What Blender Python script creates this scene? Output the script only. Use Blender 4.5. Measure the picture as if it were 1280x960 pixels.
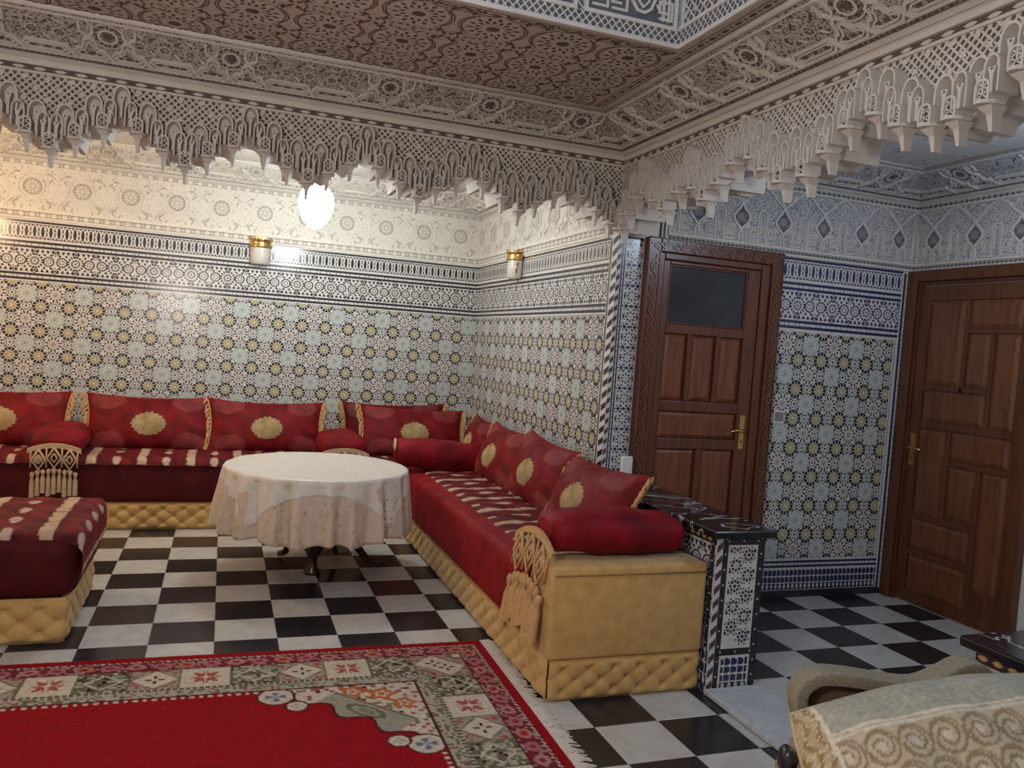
import bpy, math, random
import numpy as np
from mathutils import Vector, Matrix

random.seed(7); np.random.seed(7)
PI = math.pi
SC = bpy.context.scene
COL = SC.collection
for o in list(bpy.data.objects): bpy.data.objects.remove(o)

# ------------------------------------------------------------------ camera
cam = bpy.data.cameras.new('camera'); camo = bpy.data.objects.new('camera', cam); COL.objects.link(camo)
yaw, pitch, roll = 0.34625366, -0.0468323, 0.07161279
cf = Vector((math.sin(yaw)*math.cos(pitch), math.cos(yaw)*math.cos(pitch), math.sin(pitch)))
cr = Vector((math.cos(yaw), -math.sin(yaw), 0)); cu = cr.cross(cf)
cr2 = math.cos(roll)*cr + math.sin(roll)*cu; cu2 = -math.sin(roll)*cr + math.cos(roll)*cu
M = Matrix.Identity(4)
for r_ in range(3): M[r_][0] = cr2[r_]; M[r_][1] = cu2[r_]; M[r_][2] = -cf[r_]; M[r_][3] = (0.56972, -6.23125, 1.55452)[r_]
camo.matrix_world = M
cam.sensor_width = 36; cam.lens = 1005.25*36/1280; cam.clip_start = 0.05
SC.camera = camo

# ------------------------------------------------------------------ world, lights, exposure
w = bpy.data.worlds.new('dusk_sky'); SC.world = w; w.use_nodes = True
w.node_tree.nodes['Background'].inputs[0].default_value = (0.45, 0.6, 0.9, 1)
w.node_tree.nodes['Background'].inputs[1].default_value = 0.5
vs = SC.view_settings
vs.view_transform = 'Standard'; vs.look = 'None'; vs.gamma = 1; vs.use_curve_mapping = False; vs.exposure = 0.0

def lamp(name, loc, power, color, radius=0.1):
    l = bpy.data.lights.new(name, 'POINT'); l.energy = power; l.color = color; l.shadow_soft_size = radius
    o = bpy.data.objects.new(name, l); COL.objects.link(o); o.location = loc; return o
WARM = (1.0, 0.66, 0.38); COOL = (0.86, 0.95, 1.0); BLUISH = (0.66, 0.81, 1.0); NEUT = (1.0, 0.91, 0.84)
lamp('bay_lamp_light', (-1.55, -0.5, 2.35), 50, WARM, 0.12)          # second bay pendant, left of the frame
lamp('hall_lamp_light', (4.0, -3.75, 2.58), 27, BLUISH, 0.10)        # hallway lamp, right of the frame
lamp('salon_fill_light', (-0.1, -5.2, 1.95), 105, NEUT, 0.18)         # added unseen fill, placed to brighten the salon ceiling and cornice
lamp('lantern_lamp_light', (0.6, -5.0, 3.9), 30, BLUISH, 0.2)        # lamp up in the ceiling lantern
PEND = 84.0                                                          # emission of the visible pendant

# ------------------------------------------------------------------ materials
MATS = {}
def mat(name, color=(0.5,0.5,0.5), rough=0.5, metal=0.0, **kw):
    m = bpy.data.materials.new(name); m.use_nodes = True; MATS[name] = m
    b = m.node_tree.nodes['Principled BSDF']
    b.inputs['Base Color'].default_value = (*color, 1); b.inputs['Roughness'].default_value = rough; b.inputs['Metallic'].default_value = metal
    for k, v in kw.items(): b.inputs[k.replace('_', ' ')].default_value = v
    return m
def nd(m, t, **kw):
    n = m.node_tree.nodes.new(t)
    for k, v in kw.items(): setattr(n, k, v)
    return n
def lk(m, a, b): m.node_tree.links.new(a, b)
def bsdf(m): return m.node_tree.nodes['Principled BSDF']
def ramp(m, fac, stops):
    r = nd(m, 'ShaderNodeValToRGB'); e = r.color_ramp.elements
    while len(e) > 1: e.remove(e[-1])
    e[0].position = stops[0][0]; e[0].color = (*stops[0][1], 1)
    for p, c in stops[1:]:
        k = e.new(p); k.color = (*c, 1)
    lk(m, fac, r.inputs[0]); return r.outputs[0]
def coords(m, scale=(1,1,1), rnd=False):
    tc = nd(m, 'ShaderNodeTexCoord'); mp = nd(m, 'ShaderNodeMapping'); mp.inputs['Scale'].default_value = scale
    lk(m, tc.outputs['Object'], mp.inputs[0])
    if rnd:
        oi = nd(m, 'ShaderNodeObjectInfo'); mu = nd(m, 'ShaderNodeMath', operation='MULTIPLY'); mu.inputs[1].default_value = 37.0
        lk(m, oi.outputs['Random'], mu.inputs[0]); lk(m, mu.outputs[0], mp.inputs['Location'])
    return mp.outputs[0]
def noise(m, co, scale, detail=3, dist=0.0):
    n = nd(m, 'ShaderNodeTexNoise'); n.inputs['Scale'].default_value = scale; n.inputs['Detail'].default_value = detail
    n.inputs['Distortion'].default_value = dist; lk(m, co, n.inputs['Vector']); return n.outputs['Fac']
def bump(m, h, strength=0.3, dist=0.005):
    b = nd(m, 'ShaderNodeBump'); b.inputs['Strength'].default_value = strength; b.inputs['Distance'].default_value = dist
    lk(m, h, b.inputs['Height']); lk(m, b.outputs[0], bsdf(m).inputs['Normal'])
def mottled(name, c1, c2, rough, scale=12, metal=0.0, bmp=0.0, detail=3, rnd=False, **kw):
    m = mat(name, c1, rough, metal, **kw); co = coords(m, rnd=rnd)
    f = noise(m, co, scale, detail); lk(m, ramp(m, f, [(0.3, c1), (0.7, c2)]), bsdf(m).inputs['Base Color'])
    if bmp: bump(m, noise(m, co, scale*4, 2), bmp, 0.003)
    return m
def carved(name, plaster, ground, scale, lo=0.10, hi=0.2, rough=0.75):
    """carved plaster: leafy raised network over a ground of another colour, with relief"""
    m = mat(name, plaster, rough); co = coords(m)
    nz = nd(m, 'ShaderNodeTexNoise'); nz.inputs['Scale'].default_value = scale*0.6; lk(m, co, nz.inputs['Vector'])
    mx = nd(m, 'ShaderNodeMix', data_type='VECTOR'); mx.inputs['Factor'].default_value = 0.04
    lk(m, co, mx.inputs[4]); lk(m, nz.outputs['Color'], mx.inputs[5])
    v = nd(m, 'ShaderNodeTexVoronoi', feature='DISTANCE_TO_EDGE'); v.inputs['Scale'].default_value = scale; lk(m, mx.outputs[1], v.inputs['Vector'])
    v2 = nd(m, 'ShaderNodeTexVoronoi', feature='F1'); v2.inputs['Scale'].default_value = scale*2.1; lk(m, mx.outputs[1], v2.inputs['Vector'])
    mm = nd(m, 'ShaderNodeMath', operation='MINIMUM'); 
    s2 = nd(m, 'ShaderNodeMath', operation='MULTIPLY'); s2.inputs[1].default_value = 0.62; lk(m, v2.outputs['Distance'], s2.inputs[0])
    lk(m, v.outputs['Distance'], mm.inputs[0]); lk(m, s2.outputs[0], mm.inputs[1])
    c = ramp(m, mm.outputs[0], [(lo, plaster), (hi, ground)])
    lk(m, c, bsdf(m).inputs['Base Color'])
    h = nd(m, 'ShaderNodeMath', operation='SUBTRACT'); h.inputs[0].default_value = 1; lk(m, mm.outputs[0], h.inputs[1])
    bump(m, h.outputs[0], 0.5, 0.006); return m
def wood(name, c1, c2, rough=0.35, axis='Z', scale=6):
    m = mat(name, c1, rough); sc = {'Z': (scale*4, scale*4, scale*0.35), 'X': (scale*0.35, scale*4, scale*4), 'Y': (scale*4, scale*0.35, scale*4)}[axis]
    co = coords(m, sc); f = noise(m, co, 1.6, 5, 0.6)
    lk(m, ramp(m, f, [(0.28, c2), (0.5, c1), (0.72, tuple(x*1.25 for x in c1))]), bsdf(m).inputs['Base Color'])
    bump(m, f, 0.12, 0.002); bsdf(m).inputs['Coat Weight'].default_value = 0.25; bsdf(m).inputs['Coat Roughness'].default_value = 0.25; return m
def colattr(name, rough=0.8, sheen=0.0, bmp=0.0, bscale=400, vary=0.25, nscale=9):
    m = mat(name, (0.5,0.5,0.5), rough); a = nd(m, 'ShaderNodeAttribute'); a.attribute_name = 'Col'
    co = coords(m); f = noise(m, co, nscale, 4)
    g = ramp(m, f, [(0.3, (1-vary,)*3), (0.7, (1+vary*0.4,)*3)])
    mx = nd(m, 'ShaderNodeMix', data_type='RGBA', blend_type='MULTIPLY'); mx.inputs[0].default_value = 1
    lk(m, a.outputs['Color'], mx.inputs[6]); lk(m, g, mx.inputs[7]); lk(m, mx.outputs[2], bsdf(m).inputs['Base Color'])
    bsdf(m).inputs['Sheen Weight'].default_value = sheen; bsdf(m).inputs['Specular IOR Level'].default_value = 0.2 if sheen else 0.12; bsdf(m).inputs['Sheen Roughness'].default_value = 0.35
    if sheen: bsdf(m).inputs['Sheen Tint'].default_value = (1, 0.15, 0.15, 1)
    if bmp: bump(m, noise(m, co, bscale, 2), bmp, 0.002)
    return m

# glazed mosaic
mottled('tile_white', (0.60,0.59,0.57), (0.68,0.67,0.65), 0.22, 30)
mottled('tile_dark', (0.022,0.022,0.03), (0.04,0.038,0.045), 0.2, 60)
mottled('tile_blue', (0.02,0.028,0.085), (0.035,0.045,0.12), 0.2, 60)
mottled('tile_teal', (0.36,0.45,0.43), (0.44,0.52,0.50), 0.22, 60)
mottled('tile_yellow', (0.40,0.34,0.15), (0.49,0.42,0.22), 0.22, 60)
mottled('tile_pink', (0.49,0.43,0.41), (0.55,0.49,0.47), 0.22, 60)
mottled('tile_brown', (0.085,0.045,0.04), (0.12,0.062,0.055), 0.22, 60)
mottled('tile_gold', (0.42,0.28,0.08), (0.5,0.35,0.12), 0.22, 60)
TILE = ['tile_white','tile_dark','tile_blue','tile_teal','tile_yellow','tile_pink','tile_brown','tile_gold']
W_, D_, B_, T_, Y_, P_, R_, O_ = range(8)
# plaster
mottled('plaster', (0.60,0.56,0.51), (0.68,0.64,0.59), 0.75, 7)
mottled('plaster_bright', (0.70,0.66,0.60), (0.76,0.73,0.67), 0.7, 7)
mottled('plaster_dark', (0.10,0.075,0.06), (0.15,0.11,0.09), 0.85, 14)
mottled('plaster_slate', (0.09,0.10,0.12), (0.13,0.145,0.17), 0.85, 14)
carved('carved_salon', (0.46,0.41,0.37), (0.13,0.095,0.075), 52, 0.10, 0.22)
carved('carved_ceiling', (0.50,0.42,0.35), (0.30,0.23,0.18), 38, 0.22, 0.36)
carved('carved_bay', (0.74,0.70,0.62), (0.55,0.50,0.42), 34, 0.16, 0.34)
carved('carved_hall', (0.50,0.505,0.51), (0.17,0.185,0.21), 58, 0.10, 0.24)
carved('carved_hall_ceiling', (0.62,0.62,0.62), (0.30,0.31,0.33), 16, 0.25, 0.40)
# stone
def marble(name, base, vein, rough, sc, lo, hi, rnd=True):
    m = mat(name, base, rough); co = coords(m, rnd=rnd)
    f = noise(m, co, sc, 6, 1.6)
    a = nd(m, 'ShaderNodeMath', operation='SUBTRACT'); a.inputs[1].default_value = 0.5; lk(m, f, a.inputs[0])
    b = nd(m, 'ShaderNodeMath', operation='ABSOLUTE'); lk(m, a.outputs[0], b.inputs[0])
    lk(m, ramp(m, b.outputs[0], [(0.0, vein), (lo, tuple((x+y)/2 for x, y in zip(base, vein))), (hi, base)]), bsdf(m).inputs['Base Color']); return m
marble('floor_white', (0.56,0.55,0.52), (0.47,0.46,0.43), 0.22, 3.5, 0.02, 0.12)
marble('floor_black', (0.018,0.018,0.022), (0.030,0.030,0.036), 0.22, 7, 0.004, 0.02)
marble('marble_black', (0.010,0.010,0.014), (0.62,0.62,0.65), 0.14, 2.1, 0.006, 0.013, False)
marble('marble_sill', (0.55,0.57,0.60), (0.45,0.47,0.50), 0.2, 4, 0.03, 0.1, False)
mottled('grout', (0.16,0.15,0.14), (0.22,0.21,0.2), 0.8, 30)
# wood, metal, glass
wood('wood_door', (0.125,0.034,0.014), (0.06,0.014,0.007))
wood('wood_panel', (0.19,0.055,0.022), (0.10,0.026,0.011))
wood('wood_frame', (0.10,0.026,0.013), (0.05,0.012,0.007))
wood('wood_hall', (0.115,0.038,0.013), (0.055,0.016,0.006), axis='Z')
wood('wood_hall_panel', (0.16,0.055,0.019), (0.08,0.025,0.009), axis='Z')
wood('wood_carving', (0.20,0.075,0.035), (0.11,0.035,0.018))
wood('wood_dark', (0.03,0.014,0.009), (0.014,0.007,0.005))
mottled('brass', (0.72,0.48,0.18), (0.55,0.34,0.11), 0.25, 20, 1.0)
mottled('bronze', (0.30,0.24,0.17), (0.2,0.16,0.11), 0.3, 20, 1.0)
m = mottled('frosted_glass', (0.82,0.83,0.76), (0.88,0.88,0.82), 0.35, 10); bsdf(m).inputs['Transmission Weight'].default_value = 0.35
m = mottled('dark_glass', (0.030,0.036,0.042), (0.018,0.022,0.027), 0.16, 9, bmp=0.15)
mottled('white_plastic', (0.75,0.75,0.74), (0.8,0.8,0.79), 0.35, 8)
mottled('grey_plastic', (0.20,0.20,0.20), (0.25,0.25,0.25), 0.4, 8)
# cloth
mottled('gold_cloth', (0.50,0.285,0.085), (0.62,0.385,0.13), 0.72, 16, bmp=0.25, Sheen_Weight=0.25)
mottled('gold_button', (0.30,0.18,0.06), (0.36,0.22,0.08), 0.7, 30)
mottled('velvet_shaded', (0.05,0.002,0.004), (0.085,0.004,0.007), 0.7, 9, bmp=0.3, Specular_IOR_Level=0.2, Sheen_Weight=0.05, Sheen_Tint=(1,0.15,0.15,1))  # red velvet of the less lit seats, shade put into the colour
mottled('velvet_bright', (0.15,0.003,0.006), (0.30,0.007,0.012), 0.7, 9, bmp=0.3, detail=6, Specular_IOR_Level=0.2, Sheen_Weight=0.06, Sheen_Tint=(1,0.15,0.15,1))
mottled('trim_gold', (0.48,0.26,0.10), (0.62,0.38,0.17), 0.7, 60, bmp=0.3)
mottled('trim_beige', (0.46,0.32,0.19), (0.56,0.41,0.26), 0.75, 60, bmp=0.3)
colattr('cushion_velvet', 0.62, 0.06, 0.25, 300, 0.45, 9)
colattr('cover_fabric', 0.7, 0.1, 0.35, 120, 0.25, 22)
colattr('rug_pile', 0.95, 0.0, 0.5, 500, 0.22, 60)
colattr('brocade', 0.55, 0.0, 0.3, 260, 0.2, 60)
mottled('rug_fringe', (0.55,0.48,0.42), (0.65,0.58,0.5), 0.9, 40)
mottled('cloth_under', (0.60,0.47,0.36), (0.68,0.55,0.43), 0.5, 30, bmp=0.15, Sheen_Weight=0.2)
m = mottled('cloth_over', (0.70,0.65,0.57), (0.80,0.76,0.69), 0.32, 26, bmp=0.3, Sheen_Weight=0.2)
mottled('cloth_stitch', (0.42,0.30,0.17), (0.5,0.37,0.22), 0.5, 60)
mottled('speckled_cloth', (0.17,0.145,0.10), (0.32,0.28,0.20), 0.8, 160, bmp=0.3)
mottled('brown_cloth', (0.12,0.07,0.045), (0.16,0.10,0.065), 0.85, 60, bmp=0.3)
mottled('black_wood', (0.012,0.011,0.011), (0.02,0.018,0.017), 0.3, 20)
m = mat('lamp_glow', (1,1,1), 0.4); b_ = bsdf(m); b_.inputs['Emission Color'].default_value = (0.88,0.97,1.0,1); b_.inputs['Emission Strength'].default_value = PEND

# ------------------------------------------------------------------ mesh helpers
class G:
    """collects faces for ONE mesh object"""
    def __init__(s): s.v = []; s.f = []; s.m = []
    def add(s, verts, faces, mi=0):
        n = len(s.v); s.v.extend(verts)
        for f in faces: s.f.append(tuple(n+i for i in f)); s.m.append(mi)
    def box(s, x0, x1, y0, y1, z0, z1, mi=0):
        v = [(x0,y0,z0),(x1,y0,z0),(x1,y1,z0),(x0,y1,z0),(x0,y0,z1),(x1,y0,z1),(x1,y1,z1),(x0,y1,z1)]
        s.add(v, [(3,2,1,0),(4,5,6,7),(0,1,5,4),(1,2,6,5),(2,3,7,6),(3,0,4,7)], mi)
    def grid(s, fn, nu, nv, mi=0, closed=False):
        n = len(s.v); 
        for j in range(nv+1):
            for i in range(nu+1): s.v.append(tuple(fn(i/nu, j/nv)))
        for j in range(nv):
            for i in range(nu):
                a = n + j*(nu+1) + i; s.f.append((a, a+1, a+nu+2, a+nu+1)); s.m.append(mi)
    def tube(s, pts, rad, seg=6, mi=0, cap=True):
        pts = [Vector(p) for p in pts]; n0 = len(s.v); N = len(pts)
        rad = rad if isinstance(rad, (list, tuple)) else [rad]*N
        up = Vector((0,0,1)); prev = None
        for k, p in enumerate(pts):
            d = (pts[min(k+1,N-1)] - pts[max(k-1,0)]).normalized()
            if prev is None:
                a = d.cross(up if abs(d.z) < 0.9 else Vector((1,0,0))).normalized()
            else: a = (prev - d*prev.dot(d)).normalized()
            prev = a; b = d.cross(a)
            for q in range(seg):
                t = 2*PI*q/seg; s.v.append(tuple(p + (a*math.cos(t) + b*math.sin(t))*rad[k]))
        for k in range(N-1):
            for q in range(seg):
                a0 = n0+k*seg+q; a1 = n0+k*seg+(q+1)%seg
                s.f.append((a0,a1,a1+seg,a0+seg)); s.m.append(mi)
        if cap:
            s.f.append(tuple(n0+q for q in reversed(range(seg)))); s.m.append(mi)
            s.f.append(tuple(n0+(N-1)*seg+q for q in range(seg))); s.m.append(mi)
    def lathe(s, prof, c=(0,0,0), seg=20, mi=0, a0=0.0, a1=2*PI):
        full = abs(a1-a0-2*PI) < 1e-6; n0 = len(s.v); nn = seg if full else seg+1
        for r, z in prof:
            for q in range(nn):
                t = a0 + (a1-a0)*q/seg; s.v.append((c[0]+r*math.cos(t), c[1]+r*math.sin(t), c[2]+z))
        for k in range(len(prof)-1):
            for q in range(seg):
                p, p2 = n0+k*nn+q, n0+k*nn+(q+1)%nn
                s.f.append((p, p2, p2+nn, p+nn)); s.m.append(mi)
    def obj(s, name, mats, parent=None, smooth=False, **kw):
        return link(name, mesh(name, s.v, s.f, mats, s.m, smooth), parent, **kw)

def mesh(name, v, f, mats, mi=None, smooth=False, col=None):
    me = bpy.data.meshes.new(name)
    v = np.asarray(v, dtype=np.float32).reshape(-1, 3)
    if isinstance(f, np.ndarray):
        tot = np.full(len(f), f.shape[1], dtype=np.int32); idx = f.astype(np.int32).ravel()
    else:
        tot = np.array([len(x) for x in f], dtype=np.int32); idx = np.array([i for x in f for i in x], dtype=np.int32)
    me.vertices.add(len(v)); me.vertices.foreach_set('co', v.ravel())
    me.loops.add(len(idx)); me.loops.foreach_set('vertex_index', idx)
    st = np.zeros(len(tot), dtype=np.int32); st[1:] = np.cumsum(tot)[:-1]
    me.polygons.add(len(tot)); me.polygons.foreach_set('loop_start', st); me.polygons.foreach_set('loop_total', tot)
    for n in ([mats] if isinstance(mats, str) else mats): me.materials.append(MATS[n])
    if mi is not None: me.polygons.foreach_set('material_index', np.asarray(mi, dtype=np.int32))
    me.polygons.foreach_set('use_smooth', np.full(len(tot), smooth, dtype=bool))
    if col is not None:
        a = me.color_attributes.new('Col', 'FLOAT_COLOR', 'POINT')
        c = np.ones((len(v), 4), dtype=np.float32); c[:, :3] = col; a.data.foreach_set('color', c.ravel())
    me.update(); me.validate(); return me
def link(name, me, parent=None, label=None, cat=None, group=None, kind=None, loc=None):
    o = bpy.data.objects.new(name, me); COL.objects.link(o)
    if loc is not None: o.location = loc
    if parent is not None: o.parent = parent
    if label: o['label'] = label
    if cat: o['category'] = cat
    if group: o['group'] = group
    if kind: o['kind'] = kind
    return o
def thing(name, label, cat, loc=(0,0,0), rz=0.0, group=None):
    o = link(name, None, None, label, cat, group, None, loc); o.rotation_euler = (0,0,rz); o.empty_display_size = 0.1; return o
def bevel(o, wd, seg=2):
    m = o.modifiers.new('bevel', 'BEVEL'); m.width = wd; m.segments = seg; m.limit_method = 'ANGLE'; return o
def gridmesh(name, P, C, mats, smooth=True):
    """P: (nv,nu,3) points, C: (nv,nu,3) colours"""
    nv, nu = P.shape[:2]; a = (np.arange(nv-1)[:, None]*nu + np.arange(nu-1)[None, :]).ravel()
    f = np.stack([a, a+1, a+nu+1, a+nu], 1); return mesh(name, P.reshape(-1,3), f, mats, None, smooth, C.reshape(-1,3))

class Plane:
    def __init__(s, o, u, v): s.o = np.array(o, float); s.u = np.array(u, float); s.v = np.array(v, float); s.n = np.cross(s.u, s.v)
    def p(s, u, v, h=0.0): return tuple(s.o + s.u*u + s.v*v + s.n*h)
def clip(poly, r):
    for ax, lim, sg in ((0, r[0], 1), (0, r[1], -1), (1, r[2], 1), (1, r[3], -1)):
        out = []; n = len(poly)
        if not n: return []
        for i in range(n):
            a, b = poly[i], poly[(i+1) % n]; da, db = (a[ax]-lim)*sg, (b[ax]-lim)*sg
            if da >= 0: out.append(a)
            if (da >= 0) != (db >= 0):
                t = da/(da-db); out.append((a[0]+(b[0]-a[0])*t, a[1]+(b[1]-a[1])*t))
        poly = out
    return poly
class Inlay:
    """flat pieces with a little height on a plane, clipped to a rectangle"""
    def __init__(s, pl, rect=None): s.pl = pl; s.r = rect; s.g = G()
    def poly(s, pts, mi=0, h=0.001, skirt=False):
        if s.r: 
            us = [p[0] for p in pts]; vs_ = [p[1] for p in pts]
            if max(us) <= s.r[0] or min(us) >= s.r[1] or max(vs_) <= s.r[2] or min(vs_) >= s.r[3]: return
            if min(us) < s.r[0] or max(us) > s.r[1] or min(vs_) < s.r[2] or max(vs_) > s.r[3]: pts = clip(pts, s.r)
        n = len(pts)
        if n < 3: return
        ar = sum(pts[i][0]*pts[(i+1)%n][1]-pts[(i+1)%n][0]*pts[i][1] for i in range(n))
        if abs(ar) < 1e-9: return
        if ar < 0: pts = pts[::-1]
        h += ((len(s.g.f)*.618) % 1)*.00016
        v = [s.pl.p(a, b, h) for a, b in pts]; f = [tuple(range(n))]
        if skirt:
            v += [s.pl.p(a, b, 0.0) for a, b in pts]; f += [(i+n, (i+1)%n+n, (i+1)%n, i) for i in range(n)]
        s.g.add(v, f, mi)
    def rect(s, u0, u1, v0, v1, mi=0, h=0.001, skirt=False): s.poly([(u0,v0),(u1,v0),(u1,v1),(u0,v1)], mi, h, skirt)
    def ribbon(s, pts, wd, mi=0, h=0.002, closed=False, skirt=True):
        N = len(pts); P = [Vector((a, b)) for a, b in pts]; off = []
        for i in range(N):
            pa = P[(i-1) % N] if (closed or i > 0) else P[i]; pb = P[(i+1) % N] if (closed or i < N-1) else P[i]
            d1 = (P[i]-pa); d2 = (pb-P[i])
            d1 = d1.normalized() if d1.length > 1e-9 else d2.normalized(); d2 = d2.normalized() if d2.length > 1e-9 else d1
            t = d1 + d2; t = t.normalized() if t.length > 1e-6 else d1
            n = Vector((-t.y, t.x)); k = max(0.45, n.dot(Vector((-d1.y, d1.x)))); off.append(n*(wd/2/k))
        for i in range(N if closed else N-1):
            j = (i+1) % N
            s.poly([tuple(P[i]+off[i]), tuple(P[i]-off[i]), tuple(P[j]-off[j]), tuple(P[j]+off[j])], mi, h, skirt)
    def disc(s, u, v, r, mi=0, h=0.001, n=12, rot=0.0, ry=None):
        ry = ry or r; s.poly([(u+r*math.cos(rot+2*PI*k/n), v+ry*math.sin(rot+2*PI*k/n)) for k in range(n)], mi, h)
    def star(s, u, v, r, r2, n, mi=0, h=0.001, rot=0.0):
        for k in range(n):
            a, b, c = rot+2*PI*(k-.5)/n, rot+2*PI*k/n, rot+2*PI*(k+.5)/n
            s.poly([(u,v),(u+r2*math.cos(a),v+r2*math.sin(a)),(u+r*math.cos(b),v+r*math.sin(b)),(u+r2*math.cos(c),v+r2*math.sin(c))], mi, h)
    def kites(s, u, v, r0, r1, wd, n, mi=0, h=0.001, rot=0.0):
        rm = r0*0.4+r1*0.6
        for k in range(n):
            a = rot+2*PI*k/n; c, d = math.cos(a), math.sin(a)
            s.poly([(u+c*r0,v+d*r0),(u+c*rm+d*wd/2,v+d*rm-c*wd/2),(u+c*r1,v+d*r1),(u+c*rm-d*wd/2,v+d*rm+c*wd/2)], mi, h)
    def petals(s, u, v, r0, r1, wd, n, mi=0, h=0.001, rot=0.0):
        for k in range(n):
            a = rot+2*PI*k/n; c, d = math.cos(a), math.sin(a); P_ = []
            for f_, g_ in ((0,.25),(.3,.5),(.75,.5),(1,.12),(1,-.12),(.75,-.5),(.3,-.5),(0,-.25)):
                r_ = r0+(r1-r0)*f_; P_.append((u+c*r_-d*wd*g_, v+d*r_+c*wd*g_))
            s.poly(P_, mi, h)
    def leaf(s, u, v, L, wd, ang, mi=0, h=0.001):
        c, d = math.cos(ang), math.sin(ang); pts = []
        for a, b in ((-.5,0),(-.2,-.5),(.2,-.5),(.5,0),(.2,.5),(-.2,.5)):
            x, y = a*L, b*wd; pts.append((u+x*c-y*d, v+x*d+y*c))
        s.poly(pts, mi, h)
    def ring(s, u, v, r, wd, mi=0, h=0.002, n=12, ry=None, rot=0.0):
        ry = ry or r; s.ribbon([(u+r*math.cos(rot+2*PI*k/n), v+ry*math.sin(rot+2*PI*k/n)) for k in range(n)], wd, mi, h, True, False)
    def obj(s, name, mats, parent, kind='stuff', smooth=False):
        if not s.g.f: return None
        return s.g.obj(name, mats, parent, smooth, kind=kind)

# ================================================================== SETTING
XR, YP, YB, XH, XL, YF = 2.76, -1.857, 1.0, 5.05, -2.4, -7.4     # bay right wall, pier plane, back wall, hall wall, left wall, front wall
ZT, ZC0, ZC = 2.262, 2.73, 2.885                                  # top of the tiles, foot of the coves, ceilings
def struct(name, g, mats, **kw): return g.obj(name, mats, None, kind='structure', **kw)

# ---- floor: chequered marble tiles on the world grid of 0.3 m
g = G(); g.box(XL-.2, XH+.2, YF-.2, YB+.2, -0.15, -0.003)
floor = struct('floor', g, 'grout', label='chequered floor of black and white marble tiles', cat='floor')
def tile_mesh(name, m):
    q = G(); e = 0.1488; b = 0.1475
    v = [(-e,-e,-.012),(e,-e,-.012),(e,e,-.012),(-e,e,-.012),(-e,-e,-.001),(e,-e,-.001),(e,e,-.001),(-e,e,-.001),(-b,-b,0),(b,-b,0),(b,b,0),(-b,b,0)]
    q.add(v, [(0,1,5,4),(1,2,6,5),(2,3,7,6),(3,0,4,7),(4,5,9,8),(5,6,10,9),(6,7,11,10),(7,4,8,11),(8,9,10,11)])
    return mesh(name, q.v, q.f, m, q.m)
tmesh = {0: tile_mesh('white_tile', 'floor_white'), 1: tile_mesh('black_tile', 'floor_black')}
rest = {0: G(), 1: G()}
def tile_seen(i, j):
    x, y = .3*i+.15, -.3*j-.15
    if x > 3.05: return j <= 12 and x < 5.05 and y < YP
    if x > 2.74: return False
    if y > .25: return False
    if x > 1.95 and y > -3.05: return False
    if y > -2.32: return x > -0.75
    return x > 1.93 and y > -4.4
for i in range(-8, 17):
    for j in range(-4, 25):
        x, y = .3*i+.15, -.3*j-.15; k = (i+j) % 2
        if x < XL or y < YF or x > XH+.1 or (x > XR and y > YP): continue
        if tile_seen(i, j):
            link('floor_tile', tmesh[k], floor, loc=(x, y, 0))
        else:
            e = .1488; rest[k].add([(x-e,y-e,0),(x+e,y-e,0),(x+e,y+e,0),(x-e,y+e,0)], [(0,1,2,3)])
rest[0].obj('white_floor_tiles', 'floor_white', floor, kind='stuff'); rest[1].obj('black_floor_tiles', 'floor_black', floor, kind='stuff')

# ---- shells of the walls
def wall(name, x0, x1, y0, y1, plaster, label):
    q = G(); q.box(x0, x1, y0, y1, -.1, ZT, 0); q.box(x0, x1, y0, y1, ZT, 3.0, 1)
    return struct(name, q, ['tile_white', plaster], label=label, cat='wall')
w_back = wall('wall_back', XL-.2, XR+.3, YB, YB+.2, 'plaster_bright', 'back wall of the sitting bay, rosette mosaic under cream carved plaster')
w_bay = wall('wall_right', XR, XR+.28, YP, YB, 'plaster_bright', 'short right wall of the sitting bay with cream mosaic')
w_hall = wall('wall_hall_back', XR+.28, XH+.2, YP, YP+.25, 'plaster', 'end wall of the hallway with the glazed brown door')
w_side = wall('wall_hall_right', XH, XH+.2, YF, YP, 'plaster', 'right hallway wall holding the second wooden door')
q = G(); q.box(XL-.2, XL, YF, YB, -.1, 3.0); struct('wall_left', q, 'plaster', label='left wall of the room, outside the frame', cat='wall')
q = G(); q.box(XL-.2, XH+.2, YF-.2, YF, -.1, 3.0); struct('wall_front', q, 'plaster', label='wall behind the camera', cat='wall')

# ---- ceilings
q = G(); q.box(XL, XR+.3, YP+.25, YB, ZC, ZC+.1); struct('ceiling_bay', q, 'carved_bay', label='ceiling of the sitting bay', cat='ceiling')
q = G(); q.box(XR+.28, XH, YF, YP, ZC, ZC+.1); c_hall = struct('ceiling_hall', q, 'carved_hall_ceiling', label='pale carved ceiling of the hallway', cat='ceiling')
LX0, LX1, LY0, LY1 = -1.6, 2.355, -6.4, -3.10                       # opening of the lantern
q = G()
for a in ((XL, XR, LY1, YP), (LX1, XR, YF, LY1), (XL, LX0, YF, LY1), (LX0, LX1, YF, LY0)): q.box(a[0], a[1], a[2], a[3], ZC, ZC+.08)
ceil = struct('ceiling', q, 'carved_ceiling', label='brown carved salon ceiling with dark rosettes around a lantern', cat='ceiling')
q = G(); ZL = 4.4
q.box(LX0, LX1, LY1, LY1+.12, ZC+.08, ZL); q.box(LX1, LX1+.12, LY0, LY1+.12, ZC+.08, ZL); q.box(LX0-.12, LX0, LY0, LY1+.12, ZC+.08, ZL); q.box(LX0-.12, LX1+.12, LY0-.12, LY0, ZC+.08, ZL)
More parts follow.
